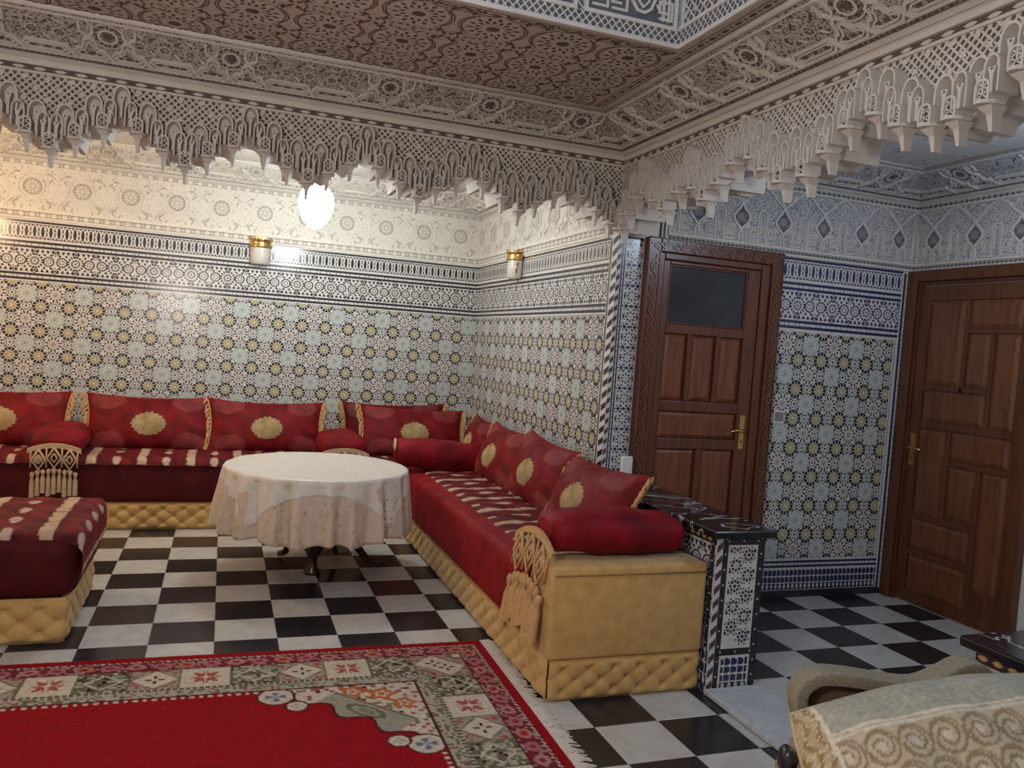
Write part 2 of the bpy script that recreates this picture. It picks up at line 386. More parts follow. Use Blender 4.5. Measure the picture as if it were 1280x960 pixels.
lant = struct('wall_lantern', q, 'carved_hall', label='carved grey walls of the raised ceiling lantern', cat='wall')

# ---- mosaic patterns
def rosette_pieces(I, kind, u, v, k=1.0):
    if kind == 'yellow':
        I.disc(u, v, .036*k, Y_, .0014, 12); I.star(u, v, .014*k, .007*k, 8, W_, .002); I.kites(u, v, .018*k, .034*k, .004*k, 12, W_, .002, PI/12)
        I.petals(u, v, .0365*k, .062*k, .0200*k, 12, D_, .0016)
    elif kind == 'teal':
        I.disc(u, v, .034*k, T_, .0014, 12); I.star(u, v, .016*k, .009*k, 8, W_, .002); I.star(u, v, .009*k, .005*k, 6, D_, .0024); I.kites(u, v, .019*k, .033*k, .006*k, 12, W_, .002, PI/12)
        I.petals(u, v, .040*k, .070*k, .018*k, 12, T_, .0014, PI/12); I.kites(u, v, .058*k, .080*k, .009*k, 12, D_, .0014)
    else:
        I.disc(u, v, .031*k, P_, .0014, 12); I.star(u, v, .014*k, .008*k, 8, R_, .002); I.star(u, v, .008*k, .004*k, 6, W_, .0024); I.kites(u, v, .018*k, .030*k, .005*k, 12, W_, .002, PI/12)
        I.petals(u, v, .036*k, .055*k, .0135*k, 12, R_, .0014, PI/12); I.kites(u, v, .060*k, .076*k, .008*k, 12, D_, .0014)
ROS = {}
for kd in ('yellow', 'teal', 'pink'):
    I = Inlay(Plane((0,0,0),(1,0,0),(0,1,0))); rosette_pieces(I, kd, 0, 0); ROS[kd] = mesh(kd+'_rosette', I.g.v, I.g.f, TILE, I.g.m)
def dot(I, u, v, s, mi=D_, rot=0.0, h=.0012): I.disc(u, v, s, mi, h, 4, rot)
def zellij(pl, rect, pu, pv, du, dv, parent, sep_from=0.75):
    """rosette field; whole rosettes are parts of the wall, clipped ones and the small filling are one piece of inlay"""
    I = Inlay(pl, rect); mt = Matrix([[pl.u[k], pl.v[k], pl.n[k], 0] for k in range(3)] + [[0,0,0,1]])
    i0, i1 = int((rect[0]-pu)/du)-2, int((rect[1]-pu)/du)+2; j0, j1 = int((rect[2]-pv)/dv)-2, int((rect[3]-pv)/dv)+2
    for j in range(j0, j1+1):
        for i in range(i0, i1+1):
            for kd, u, v, rr in (('yellow', pu+i*du, pv+j*dv, .062), ('teal' if (i+j) % 2 else 'pink', pu+(i+.5)*du, pv+(j+.5)*dv, .08)):
                if u < rect[0]-.09 or u > rect[1]+.09 or v < rect[2]-.09 or v > rect[3]+.09: continue
                if rect[0]+rr <= u <= rect[1]-rr and rect[2]+rr <= v <= rect[3]-rr and v > sep_from:
                    o = link('rosette', ROS[kd], parent); t = mt.copy(); t.translation = Vector(pl.p(u, v)); o.matrix_world = t
                else: rosette_pieces(I, kd, u, v)
            for u, v, a in ((pu+(i+.5)*du, pv+j*dv, 0), (pu+i*du, pv+(j+.5)*dv, 0)):
                dot(I, u, v, .010, D_, PI/4)
                for k in range(8): t = 2*PI*k/8+PI/8; I.kites(u+.017*math.cos(t), v+.017*math.sin(t), 0, .013, .012, 1, D_, .0012, t)
                for k in range(4):
                    t = PI/4+k*PI/2; dot(I, u+.040*math.cos(t), v+.040*math.sin(t), .0090)
                    dot(I, u+.043*math.cos(t+.42), v+.043*math.sin(t+.42), .0072); dot(I, u+.043*math.cos(t-.42), v+.043*math.sin(t-.42), .0072)
    I.obj('mosaic_filling', TILE, parent)
def dashed(I, u0, u1, v0, v1, mi=D_, pitch=.085, vert=False):
    """dark border with a row of white dashes and small squares"""
    def R(a0, a1, b0, b1, m_, h): 
        if vert: I.rect(b0, b1, a0, a1, m_, h)
        else: I.rect(a0, a1, b0, b1, m_, h)
    (a0, a1, b0, b1) = (v0, v1, u0, u1) if vert else (u0, u1, v0, v1)
    hgt = b1-b0; R(a0, a1, b0, b0+hgt*.34, mi, .001); R(a0, a1, b1-hgt*.34, b1, mi, .001); 
    n = max(1, int((a1-a0)/pitch)); p = (a1-a0)/n; c = (b0+b1)/2
    for k in range(n+1):
        a = a0+k*p
        if vert: I.poly([(c-hgt*.2, a), (c, a-hgt*.22), (c+hgt*.2, a), (c, a+hgt*.22)], W_, .002); I.rect(c-hgt*.16, c+hgt*.16, a+.014, a+.018, mi); I.rect(c-hgt*.16, c+hgt*.16, a-.018, a-.014, mi)
        else: I.poly([(a-hgt*.22, c), (a, c-hgt*.2), (a+hgt*.22, c), (a, c+hgt*.2)], W_, .002); I.rect(a+.014, a+.018, c-hgt*.16, c+hgt*.16, mi); I.rect(a-.018, a-.014, c-hgt*.16, c+hgt*.16, mi)
def starband(I, u0, u1, v0, v1, ph, mi=D_, p=.285):
    c = (v0+v1)/2; H = (v1-v0)/2
    for k in range(int((u0-ph)/p)-1, int((u1-ph)/p)+2):
        u = ph+k*p
        I.kites(u, c, .016, .036, .010, 16, mi); I.kites(u, c, .040, .064, .017, 16, mi, .001, PI/16)
        I.star(u, c, .010, .005, 8, mi)
        w_ = u+p/2
        for uu in (w_-.046, w_+.046):
            I.ring(uu, c, .036, .009, mi, .001, 10); I.kites(uu, c, .008, .024, .008, 8, mi); 
        for sg in (-1, 1):
            for uu in (w_, u): I.star(uu, c+sg*.070, .012, .006, 8, mi); I.kites(uu, c+sg*.070, .014, .028, .011, 8, mi)
            for uu in (w_-.075, w_+.075, w_-.03, w_+.03): dot(I, uu, c+sg*.05, .011, mi)
        for q in range(8):
            for sg in (-1, 1):
                uq = u+(q+.5)*p/8; I.poly([(uq-.014, c+sg*(H-.003)), (uq+.014, c+sg*(H-.003)), (uq, c+sg*(H-.030))], mi)
def aband(I, u0, u1, v0, v1, ph, gi=D_, p=.056):
    I.rect(u0, u1, v0, v1, gi, .001); h = v1-v0
    for k in range(int((u0-ph)/p)-1, int((u1-ph)/p)+2):
        u = ph+k*p; top, bot, m_ = v1-.008, v0+.008, (v0+v1)/2
        wv = [(-.50,0),(-.37,.03),(-.29,.14),(-.22,.40),(-.17,.70),(-.10,.93),(0,1),(.10,.93),(.17,.70),(.22,.40),(.29,.14),(.37,.03),(.50,0)]
        I.ribbon([(u+a*p, bot+(top-bot)*b) for a, b in wv], .0085, W_, .002, False, False); I.ribbon([(u+a*p, top-(top-bot)*b) for a, b in wv], .0085, W_, .0018, False, False)
        I.poly([(u, m_-.012), (u+.005, m_), (u, m_+.012), (u-.005, m_)], W_, .002)
def checks(I, u0, u1, v0, v1, mi=D_, rows=3):
    I.rect(u0, u1, v0, v1, mi, .0015); n = max(2, int((u1-u0)/.034)); p = (u1-u0)/n; q_ = (v1-v0)/rows
    for r_ in range(rows):
        for k in range(n):
            u, v = u0+(k+.5)*p, v0+(r_+.5)*q_
            I.poly([(u, v-q_*.42), (u+p*.26, v-q_*.14), (u+p*.26, v+q_*.14), (u, v+q_*.42), (u-p*.26, v+q_*.14), (u-p*.26, v-q_*.14)] if r_ == 0 else [(u-p*.5, v+q_*.5), (u-p*.18, v+q_*.28), (u, v+q_*.5), (u-p*.18, v+q_*.72)], W_, .0024)
            if r_: I.rect(u-p*.06, u+p*.06, v-q_*.5, v+q_*.5, W_, .0022)
        I.rect(u0, u1, v0+r_*q_-.003, v0+r_*q_+.003, W_, .0022) if r_ else None
def chain(I, u0, u1, v0, v1, pi_, gi, p=.075):
    """plaster chain moulding over a groove of another colour"""
    I.rect(u0, u1, v0, v1, gi, .001); c, h = (v0+v1)/2, (v1-v0)/2
    n = int((u1-u0)/p); p = (u1-u0)/n
    for k in range(n):
        u = u0+(k+.5)*p; I.leaf(u, c, p*.62, h*1.5, 0, pi_, .005); dot(I, u+p/2, c, h*.5, pi_, 0, .004)
def bands(pl, u0, u1, ph_star, ph_a, parent, gi=D_, frame_l=False, frame_r=False):
    I = Inlay(pl, (u0, u1, 1.79, 2.275))
    I.rect(u0, u1, 2.246, 2.262, gi, .001)
    dashed(I, u0, u1, 1.803, 1.858, gi); dashed(I, u0, u1, 2.052, 2.106, gi)
    starband(I, u0, u1, 1.867, 2.043, ph_star, gi); aband(I, u0, u1, 2.126, 2.238, ph_a, gi)
    I.obj('tile_borders', TILE, parent)

# back wall
plB = Plane((0, YB, 0), (1,0,0), (0,0,1)); plB.n = np.array([0,-1.0,0])
zellij(plB, (-1.75, XR, .55, 1.792), 0.0, 1.6-.195*6, .2, .195, w_back, .84)
bands(plB, -1.75, XR, 0.0, .0046, w_back)
# bay right wall (u runs towards the camera)
plR = Plane((XR, 0, 0), (0,-1,0), (0,0,1)); plR.n = np.array([-1.0,0,0])
ue = -YP-.075
zellij(plR, (-YB, ue-.03, .55, 1.782), -.9, 1.6-.195*6, .2, .195, w_bay, .84)
bands(plR, -YB, ue-.03, .1, .0, w_bay)
I = Inlay(plR, (-YB, -YP, .5, ZT)); I.rect(ue-.022, ue-.012, .5, 2.25, D_); I.rect(ue-.008, ue-.003, .5, 2.25, R_); I.rect(-YB, ue-.03, 1.786, 1.79, D_)
for k in range(24): I.poly([(ue+.01, .55+k*.072), (-YP-.002, .55+k*.072+.03), (-YP-.002, .55+k*.072+.066), (ue+.01, .55+k*.072+.036)], D_)
I.obj('striped_border', TILE, w_bay)
# hallway end wall: strip beside the door, door, rosette panel
plH = Plane((0, YP, 0), (1,0,0), (0,0,1)); plH.n = np.array([0,-1.0,0])
zellij(plH, (3.96, 4.93, .268, 1.785), 4.14-.19*3, 1.6-.195*8, .19, .195, w_hall, .2)
bands(plH, 3.94, 4.96, 4.1, 3.95, w_hall, B_)
I = Inlay(plH, (3.93, XH, 0, ZT))
dashed(I, 3.93, 4.96, .205, .252, B_); checks(I, 3.93, 4.96, .055, .19, B_); I.rect(3.93, 5.05, 0, .05, D_)
dashed(I, 4.972, 5.030, .05, 2.25, B_, .085, True); I.rect(3.933, 3.945, .2, 2.25, B_); I.rect(4.945, 4.949, .26, 1.79, B_); I.rect(3.953, 3.957, .26, 1.79, B_)
I.obj('panel_borders', TILE, w_hall)
def flowers(I, u0, u1, v0, v1, p, mi=B_):
    c = (u0+u1)/2; n = int((v1-v0)/p); p = (v1-v0)/n; W = u1-u0
    for k in range(n):
        v = v0+(k+.5)*p
        I.star(c, v, .012, .006, 8, T_); I.kites(c, v, .015, .036, .014, 8, mi); I.kites(c, v, .036, .05, .009, 8, mi, .001, PI/8)
        for sg in (-1, 1):
            I.star(c+sg*W*.33, v+p/2, .016, .009, 6, mi); I.kites(c+sg*W*.33, v+p/2, .014, .028, .012, 6, mi); I.poly([(c+sg*W/2, v-.022), (c+sg*W/2, v+.022), (c+sg*W*.36, v)], mi)
        dot(I, c, v+p/2, .012, mi); I.kites(c, v+p/2, .013, .030, .010, 4, T_ if k % 2 else mi, .001, PI/4)
I = Inlay(plH, (XR, 2.935, .5, ZT))
for k in range(30): I.poly([(2.762, .5+k*.062), (2.785, .5+k*.062+.02), (2.785, .5+k*.062+.05), (2.762, .5+k*.062+.03)], R_)
dashed(I, 2.789, 2.815, .5, 2.24, B_, .07, True); flowers(I, 2.825, 2.93, .6, 2.22, .12); I.rect(2.76, 2.93, 2.245, 2.262, B_)
I.obj('flower_strip', TILE, w_bay)

# ---- carved plaster above the tiles
PLB = ['plaster_bright', 'carved_bay', 'plaster_dark', 'bronze']
mottled('bay_groove', (0.40,0.36,0.29), (0.48,0.44,0.36), 0.85, 20)
PB = ['plaster_bright', 'carved_bay', 'bay_groove']
def bay_frieze(pl, u0, u1, ph, parent):
    I = Inlay(pl, (u0, u1, 2.262, 2.8))
    I.rect(u0, u1, 2.345, 2.685, 1, .002)
    for a, b in ((2.275, 2.290), (2.332, 2.345), (2.683, 2.692), (2.722, 2.735)): I.rect(u0, u1, a, b, 0, .012, True)
    chain(I, u0, u1, 2.290, 2.332, 0, 2); chain(I, u0, u1, 2.692, 2.722, 0, 2)
    p = .346
    for k in range(int((u0-ph)/p)-1, int((u1-ph)/p)+2):
        u = ph+k*p; v = 2.528
        I.ring(u, v, .078, .012, 0, .010, 16); I.disc(u, v, .066, 2, .003, 16); I.ribbon([(u+(.118 if k_ % 2 else .098)*math.cos(k_*PI/8), v+(.118 if k_ % 2 else .098)*math.sin(k_*PI/8)) for k_ in range(16)], .008, 0, .009, True); I.kites(u, v, .012, .058, .016, 12, 0, .006); I.star(u, v, .018, .010, 8, 0, .008)
        for q_ in range(8):
            t = PI/8+q_*PI/4; I.ribbon([(u+.075*math.cos(t), v+.075*math.sin(t)), (u+.105*math.cos(t), v+.105*math.sin(t)), (u+.13*math.cos(t+.25), v+.13*math.sin(t+.25))], .007, 0, .005, False, False)
        for sg in (-1, 1):
            I.ribbon([(u, v+sg*.08), (u, v+sg*.12), (u-.04, v+sg*.157)], .007, 0, .005, False, False); I.ribbon([(u, v+sg*.12), (u+.04, v+sg*.157)], .007, 0, .005, False, False)
        w_ = u+p/2
        for vv in (2.40, 2.60):
            for sg in (-1, 1):
                I.ribbon([(w_, vv-.055), (w_, vv), (w_+sg*.05, vv+.045), (w_+sg*.09, vv+.045)], .010, 0, .009, False, False); I.ribbon([(w_+sg*.016, vv-.004), (w_+sg*.06, vv+.036), (w_+sg*.09, vv+.036)], .006, 2, .004, False, False)
                I.leaf(w_+sg*.05, vv-.02, .05, .012, -sg*.9, 2, .004); I.leaf(w_+sg*.085, vv+.005, .045, .012, sg*.5, 0, .008); I.leaf(w_+sg*.10, vv-.03, .04, .010, sg*1.2, 2, .004)
            I.leaf(w_, vv+.045, .05, .018, PI/2, 0, .007)
        I.ring(w_, 2.50, .03, .007, 0, .006, 8)
        for uu, vv, a in ((u-.115, 2.41, .7), (u+.115, 2.41, -.7), (u-.115, 2.64, -.7), (u+.115, 2.64, .7)): I.leaf(uu, vv, .06, .016, a, 2, .004); I.leaf(uu, vv+.02, .05, .012, a+.5, 0, .006)
    I.obj('carved_frieze', PB, parent)
bay_frieze(plB, -1.75, XR, -.889, w_back); bay_frieze(plR, -YB, -YP-.09, -.93, w_bay)
PH = ['plaster', 'carved_hall', 'plaster_slate']
def hall_frieze(pl, u0, u1, ph, parent):
    I = Inlay(pl, (u0, u1, ZT, ZC0)); I.rect(u0, u1, 2.32, 2.68, 1, .002)
    for a, b in ((2.266, 2.278), (2.304, 2.32), (2.678, 2.690), (2.716, 2.73)): I.rect(u0, u1, a, b, 0, .014, True)
    chain(I, u0, u1, 2.278, 2.304, 2, 0, .03); chain(I, u0, u1, 2.690, 2.716, 2, 0, .04)
    p = .32; c = 2.475
    for k in range(int((u0-ph)/p)-1, int((u1-ph)/p)+2):
        u = ph+k*p
        og = [(0,-.080),(.018,-.058),(.050,-.030),(.060,.0),(.046,.030),(.020,.052),(0,.088),(-.020,.052),(-.046,.030),(-.060,.0),(-.050,-.030),(-.018,-.058)]
        I.poly([(u+a, c+b) for a, b in og[0:7]], 2, .003); I.poly([(u+a, c+b) for a, b in og[6:]+og[:1]], 2, .003)
        for q_ in range(-3, 4):
            for sg in (-1, 1): I.ribbon([(u+q_*.018-.030, c-sg*.030), (u+q_*.018+.030, c+sg*.030)], .0025, 0, .004, False, False) if abs(q_) < 2 else None
        I.ribbon([(u+a, c+b) for a, b in og], .014, 0, .012, True)
        for sg in (-1, 1):
            I.ribbon([(u, c+.088), (u+sg*.055, c+.130), (u+sg*.105, c+.178), (u+sg*.13, c+.192), (u+sg*.16, c+.205)], .012, 0, .011)
            I.ribbon([(u+sg*.012, c-.15), (u+sg*.012, c-.10), (u, c-.080)], .010, 0, .009)
            a = u+sg*.16
            I.ribbon([(a-sg*.032, c-.14), (a-sg*.032, c+.03), (a-sg*.02, c+.05), (a, c+.058)], .010, 0, .009)
            I.ribbon([(a-sg*.018, c-.10), (a-sg*.018, c+.02), (a, c+.036)], .007, 0, .008)
            for x_, w2 in ((.095, .034), (.095, .018)): I.ribbon([(u+sg*x_-w2, c-.085-w2*.9), (u+sg*x_+w2, c-.085-w2*.9), (u+sg*x_+w2, c-.085+w2*.9), (u+sg*x_-w2, c-.085+w2*.9)], .0075, 0, .008, True)
            I.ribbon([(u+sg*.055, c-.145), (u+sg*.14, c-.145)], .009, 0, .009)
            I.ring(u+sg*.095, c+.01, .026, .006, 0, .006, 10); I.ring(u+sg*.075, c+.065, .018, .005, 0, .006, 8); I.ring(u+sg*.125, c+.10, .018, .005, 0, .006, 8); I.disc(u+sg*.095, c+.01, .010, 0, .006, 8)
            I.leaf(u+sg*.05, c-.055, .05, .014, sg*.8, 0, .006); I.leaf(u+sg*.08, c+.165, .06, .016, sg*.7, 0, .006)
        a = u+.16; I.ring(a, c+.125, .034, .007, 0, .008, 12, .05); I.ring(a, c+.125, .018, .005, 0, .006, 10, .028); I.disc(a, c+.125, .008, 0, .006, 8)
        I.ring(u, c+.155, .022, .006, 0, .006, 10); I.leaf(u-.035, c+.185, .05, .012, .4, 0, .006); I.leaf(u+.035, c+.185, .05, .012, -.4, 0, .006)
    I.obj('carved_frieze', PH, parent)
hall_frieze(plH, 3.09, XH, 3.61, w_hall)
plS = Plane((XH, 0, 0), (0,-1,0), (0,0,1)); plS.n = np.array([-1.0,0,0])
hall_frieze(plS, -YP, -YP+2.6, -YP+.15, w_side)
# cream chain strip up the corner of the pier, both faces of it
I = Inlay(plH, (2.975, 3.09, ZT, 2.72)); I.rect(2.975, 3.09, ZT, 2.72, 2, .002)
for k in range(4): I.rect(2.985+k*.028, 2.997+k*.028, ZT, 2.72, 0, .012, True)
I.obj('pier_moulding', PH, w_hall)

# ---- coves (sloping cornices)
PC = ['plaster', 'carved_salon', 'plaster_dark']; PCH = ['plaster', 'carved_hall', 'plaster_slate']; PCB = ['plaster_bright', 'carved_bay', 'bay_groove']
SL = math.hypot(.3, ZC-ZC0)
def cove(name, pl, u0, u1, ros, mats, label, rod=.016, m0=0.0, m1=0.0):
    """pl: u along the wall, v up the slope; mitred at the ends by m0/m1; ros: centres of the star rosettes"""
    q = G(); v = []
    for vv in (0, SL):
        d = .3*vv/SL; v += [pl.p(u0+m0*d, vv), pl.p(u1-m1*d, vv)]
    q.add(v, [(0,1,3,2)], 1)
    o = struct(name, q, mats, label=label, cat='cornice')
    I = Inlay(pl, (u0, u1, 0, SL))
    for a, b, h in ((0, .014, .012), (.020, .040, .016)): I.rect(u0, u1, a, b, 0, h, True)
    I.rect(u0, u1, .040, .046, 2, .003)
    n = int((u1-u0)/.026)
    for k in range(n): I.leaf(u0+(k+.5)*(u1-u0)/n, .053, .022, .008, .25, 2, .004)
    I.rect(u0, u1, .060, .066, 0, .007, True)
    def cart(a, b, pin):
        l, h_, t = .071, .133, .018
        for e, wd in ((0, .0095), (.0155, .0065)):
            A, B, lo, hi = a+.004+e*1.1, b-.004-e*1.1, l+e, h_-e
            m_ = (A+B)/2
            if pin:
                top = [(B-.022, hi), (m_+.038-e*.6, hi), (m_+.026-e*.6, hi+.022), (m_+.026-e*.6, hi+.050-e), (m_, hi+.070-e), (m_-.026+e*.6, hi+.050-e), (m_-.026+e*.6, hi+.022), (m_-.038+e*.6, hi), (A+.022, hi)]
            else: top = [(B-.022, hi), (A+.022, hi)]
            I.ribbon([(A, (lo+hi)/2), (A+.022, lo), (B-.022, lo), (B, (lo+hi)/2)] + top, wd, 0, .012-e*.2, True)
        for k in range(3):
            uu = a+(b-a)*(k+1)/4; I.leaf(uu, .102, .034, .014, .6, 2, .003); I.leaf(uu, .102, .034, .014, -.6, 2, .003)
        I.ribbon([(b-.016, h_+.004), (b+.016, l-.004)], .010, 0, .015)
    ed = [u0]
    for r_ in sorted(ros): ed += [r_-.16, r_+.16]
    ed.append(u1)
    for k in range(0, len(ed), 2):
        a, b = ed[k], ed[k+1]
        if b-a > .05:
            n = max(1, round((b-a)/.225))
            for i in range(n): cart(a+(b-a)*i/n, a+(b-a)*(i+1)/n, False)
    for r_ in ros:
        cart(r_-.16, r_, True); cart(r_, r_+.16, True)
        I.star(r_, .225, .030, .017, 8, 2, .006); I.ring(r_, .225, .038, .011, 0, .010, 16); I.kites(r_, .225, .044, .066, .015, 12, 2, .004); I.ring(r_, .225, .070, .006, 0, .008, 16)
        for sg in (-1, 1):
            I.ribbon([(r_+sg*.062, .19), (r_+sg*.115, .235), (r_+sg*.115, .285)], .009, 0, .011); I.ribbon([(r_+sg*.10, .19), (r_+sg*.062, .235), (r_+sg*.062, .285)], .009, 0, .011)
            for d_ in (.014, .028): I.ribbon([(r_+sg*(.088-d_*.6), .24), (r_+sg*(.088-d_*.6), .29), (r_+sg*.088, .30)], .004, 0, .007)
    for k in range(int((u1-u0)/.11)):
        uu = u0+.05+k*.11
        if all(abs(uu-r_) > .13 for r_ in ros):
            I.ring(uu, .20, .026, .005, 0, .006, 8); I.kites(uu, .20, .006, .022, .008, 6, 2, .004); I.leaf(uu+.055, .25, .05, .012, .8, 2, .004); I.leaf(uu+.055, .17, .05, .012, -.8, 0, .006); I.leaf(uu, .265, .05, .010, -.5, 0, .006)
    I.rect(u0, u1, .298, .306, 0, .006, True)
    # mitre: pull piece ends onto the slope's corners
    for k, p_ in enumerate(I.g.v):
        x = np.array(p_)-pl.o; uu = float(x @ pl.u); vv = float(x @ pl.v); d = .3*max(0, vv)/SL
        nu = uu
        if m0: nu = max(nu, u0+d)
        if m1: nu = min(nu, u1-d)
        if nu != uu: I.g.v[k] = tuple(np.array(p_)+pl.u*(nu-uu))
    I.obj('strapwork', mats, o)
    if rod:
        r_ = G(); r_.tube([pl.p(u0+m0*.3, SL, 0), pl.p(u1-m1*.3, SL, 0)], rod, 8); r_.obj('cornice_rod', mats[0], o, True)
    return o
def cplane(o, u, d):                       # foot point, along, horizontal direction into the room
    v = Vector((d[0]*.3, d[1]*.3, ZC-ZC0)).normalized(); p_ = Plane(o, u, tuple(v)); n = np.cross(p_.u, p_.v)
    p_.n = n if n[2] < 0 else -n
    return p_
cove('trim_1', cplane((0, YP, ZC0), (1,0,0), (0,-1)), -1.9, XR, [-1.07, -.53, 0.0, .532, 1.302, 1.839, 2.372], PC, 'carved sloping cornice over the left stalactite beam', .016, 0, 1)
cove('trim_2', cplane((XR, 0, ZC0), (0,-1,0), (-1,0)), -YP, 6.2, [2.248, 2.795, 3.326, 3.883, 4.66, 5.2, 5.74], PC, 'carved sloping cornice over the right stalactite beam', .016, 1, 0)
cove('trim_3', cplane((0, YB, ZC0), (1,0,0), (0,-1)), -1.75, XR, [-.9+.55*k for k in range(7)], PCB, 'cream carved cornice above the back wall', .014, 0, 1)
cove('trim_4', cplane((XR, 0, ZC0), (0,-1,0), (-1,0)), -YB, -YP-.25, [-.5, .05, .6, 1.15], PCB, 'cream carved cornice above the bay right wall', .014, 1, 0)
cove('trim_5', cplane((0, YP, ZC0), (1,0,0), (0,-1)), 3.05, XH, [3.5, 4.05, 4.6], PCH, 'grey carved cornice above the glazed door', .014, 0, 1)
cove('trim_6', cplane((XH, 0, ZC0), (0,-1,0), (-1,0)), -YP, 5.6, [2.35, 2.9, 3.45, 4.0, 4.55], PCH, 'grey carved cornice along the right hallway wall', .014, 1, 0)

# ---- ceiling rosettes
plC = Plane((0, 0, ZC), (1,0,0), (0,1,0)); plC.n = np.array([0,0,-1.0])
mottled('ceiling_recess_shade', (0.09,0.055,0.04), (0.13,0.08,0.06), 0.85, 20); mottled('ceiling_plaster', (0.52,0.44,0.37), (0.58,0.50,0.43), 0.75, 9)  # first one: flat dark pieces, shade of the cut-outs put into their colour
CM = ['ceiling_plaster', 'ceiling_recess_shade']
I = Inlay(Plane((0,0,0),(1,0,0),(0,1,0)))
I.disc(0, 0, .127, 0, .0008, 20); I.disc(0, 0, .028, 1, .0016, 14); I.ring(0, 0, .040, .016, 0, .005, 16); I.kites(0, 0, .050, .084, .019, 14, 1, .0016); I.kites(0, 0, .076, .116, .019, 14, 1, .0016, PI/14); I.ring(0, 0, .124, .006, 0, .004, 20)
for sg in (-1, 1):
    for r_ in (.138, .150): I.ribbon([(sg*r_*math.cos(a), .115*math.sin(a)*1.1) for a in (-.75, -.4, 0, .4, .75)], .006, 1, .001, False, False)
for k in range(4):
    a = PI/4+k*PI/2; I.leaf(.165*math.cos(a), .165*math.sin(a), .06, .014, a+.6, 1); I.leaf(.165*math.cos(a), .165*math.sin(a), .06, .012, a-.8, 1); I.leaf(.20*math.cos(a), .20*math.sin(a), .04, .012, a, 1)
for k in range(12): a = k*PI/6+.26; I.leaf(.132*math.cos(a), .132*math.sin(a), .026, .008, a+PI/2, 1) if abs(math.sin(a)) > .5 else None
for k in range(10):
    for sg in (-1, 1):
        x_, y_ = -.145+.29*k/9, sg*(.136+.018*((k*3) % 4)/3); I.leaf(x_, y_, .030, .010, k*1.1*sg, 1, .0016)
cros = mesh('ceiling_rosette', I.g.v, I.g.f, CM, I.g.m)
for j in range(3):
    for i in range(-11, 4):
        x, y = 1.25+.32*i, -2.243-.333*j
        if x > 2.40: continue
        o = link('ceiling_rosette', cros, ceil); o.matrix_world = Matrix(((1,0,0,x),(0,-1,0,y),(0,0,-1,ZC),(0,0,0,1)))
I = Inlay(plC)
for k in range(34): 
    x = -1.7+k*.12; I.rect(x, x+.06, YP-.335, YP-.325, 1); I.leaf(x+.09, YP-.33, .05, .010, 0, 1)
    I.leaf(x, LY1+.05, .055, .014, 0, 1); I.leaf(x+.06, LY1+.05, .055, .014, 0, 1)
for k in range(36):
    y = -2.2-k*.09; I.leaf(2.408, y, .055, .018, PI/2, 1); dot(I, 2.408, y-.045, .010, 1)
I.rect(-1.7, LX1, LY1+.072, LY1+.078, 1); I.rect(-1.7, LX1, LY1+.024, LY1+.030, 1); I.rect(2.384, 2.389, LY0, -2.19, 1); I.rect(2.428, 2.433, LY0, -2.19, 1)
I.obj('ceiling_border', CM, ceil)

# ---- lantern lettering bands
plL = Plane((0, LY1, ZC+.08), (1,0,0), (0,0,1)); plL.n = np.array([0,-1.0,0])
PL = ['plaster', 'carved_hall', 'plaster_slate']
def crosshatch(I, u0, u1, v0, v1, p=.034, wd=.006, mi=0, gi=2):
    I.rect(u0, u1, v0, v1, gi, .001); r_ = I.r; I.r = (u0, u1, v0, v1); h = v1-v0
    for k in range(int((u1-u0)/p)+3):
        a = u0+k*p-h; I.ribbon([(a, v0-.002), (a+h, v1+.002)], wd, mi, .006, False, False); I.ribbon([(a, v1+.002), (a+h, v0-.002)], wd, mi, .005, False, False)
    I.r = r_
I = Inlay(plL, (LX0, LX1, -.08, .7)); I.rect(LX0, LX1, -.08, .7, 1, .0005); I.rect(LX0, LX1, -.08, -.062, 0, .010, True)
crosshatch(I, LX0, LX1, -.06, -.005)
u = LX1-.03; 
while u > 0:
    a, b = u-.42, u
    I.ribbon([(a, 0), (b, 0), (b, .5), (a, .5)], .016, 0, .010, True); crosshatch(I, a-.04, a-.012, 0, .5, .03)
    I.rect(a+.01, b-.01, .01, .49, 2, .002)
    for s_, x in ((.035, a+.06), (.035, a+.15), (.03, b-.05)):
        I.ribbon([(x-s_, .03), (x+s_, .03), (x+s_, .10), (x-s_, .10), (x-s_, .055), (x+s_*.3, .055)], .010, 0, .009)
    I.ribbon([(a+.21, .30), (a+.21, .08), (a+.235, .045), (a+.27, .04), (a+.30, .06), (a+.315, .10), (a+.315, .30)], .012, 0, .009); I.ribbon([(a+.235, .30), (a+.235, .09), (a+.262, .062), (a+.288, .09), (a+.288, .30)], .008, 0, .009)
    I.star(a+.262, .14, .022, .010, 6, 0, .007); I.ring(a+.06, .17, .03, .008, 0, .008, 10); I.ring(a+.36, .20, .03, .008, 0, .008, 10); I.ribbon([(a+.36, .02), (a+.36, .17)], .012, 0, .008); I.ribbon([(a+.385, .02), (a+.385, .4)], .010, 0, .008)
    for q_ in range(6): I.leaf(a+.13+.05*math.cos(q_), .17+.06*math.sin(q_*1.7), .05, .018, q_*1.1, 0, .007)
    for q_ in range(4): I.leaf(a+.335+.02*(q_ % 2), .07+.03*q_, .045, .014, .8 if q_ % 2 else 2.2, 0, .007)
    u -= .47
I.obj('lettered_frieze', PL, lant)
plL2 = Plane((LX1, 0, ZC+.08), (0,-1,0), (0,0,1)); plL2.n = np.array([-1.0,0,0])
I = Inlay(plL2, (-LY1, -LY0, -.08, .7)); I.rect(-LY1, -LY0, -.08, -.062, 0, .010, True); crosshatch(I, -LY1, -LY0, -.06, -.005)
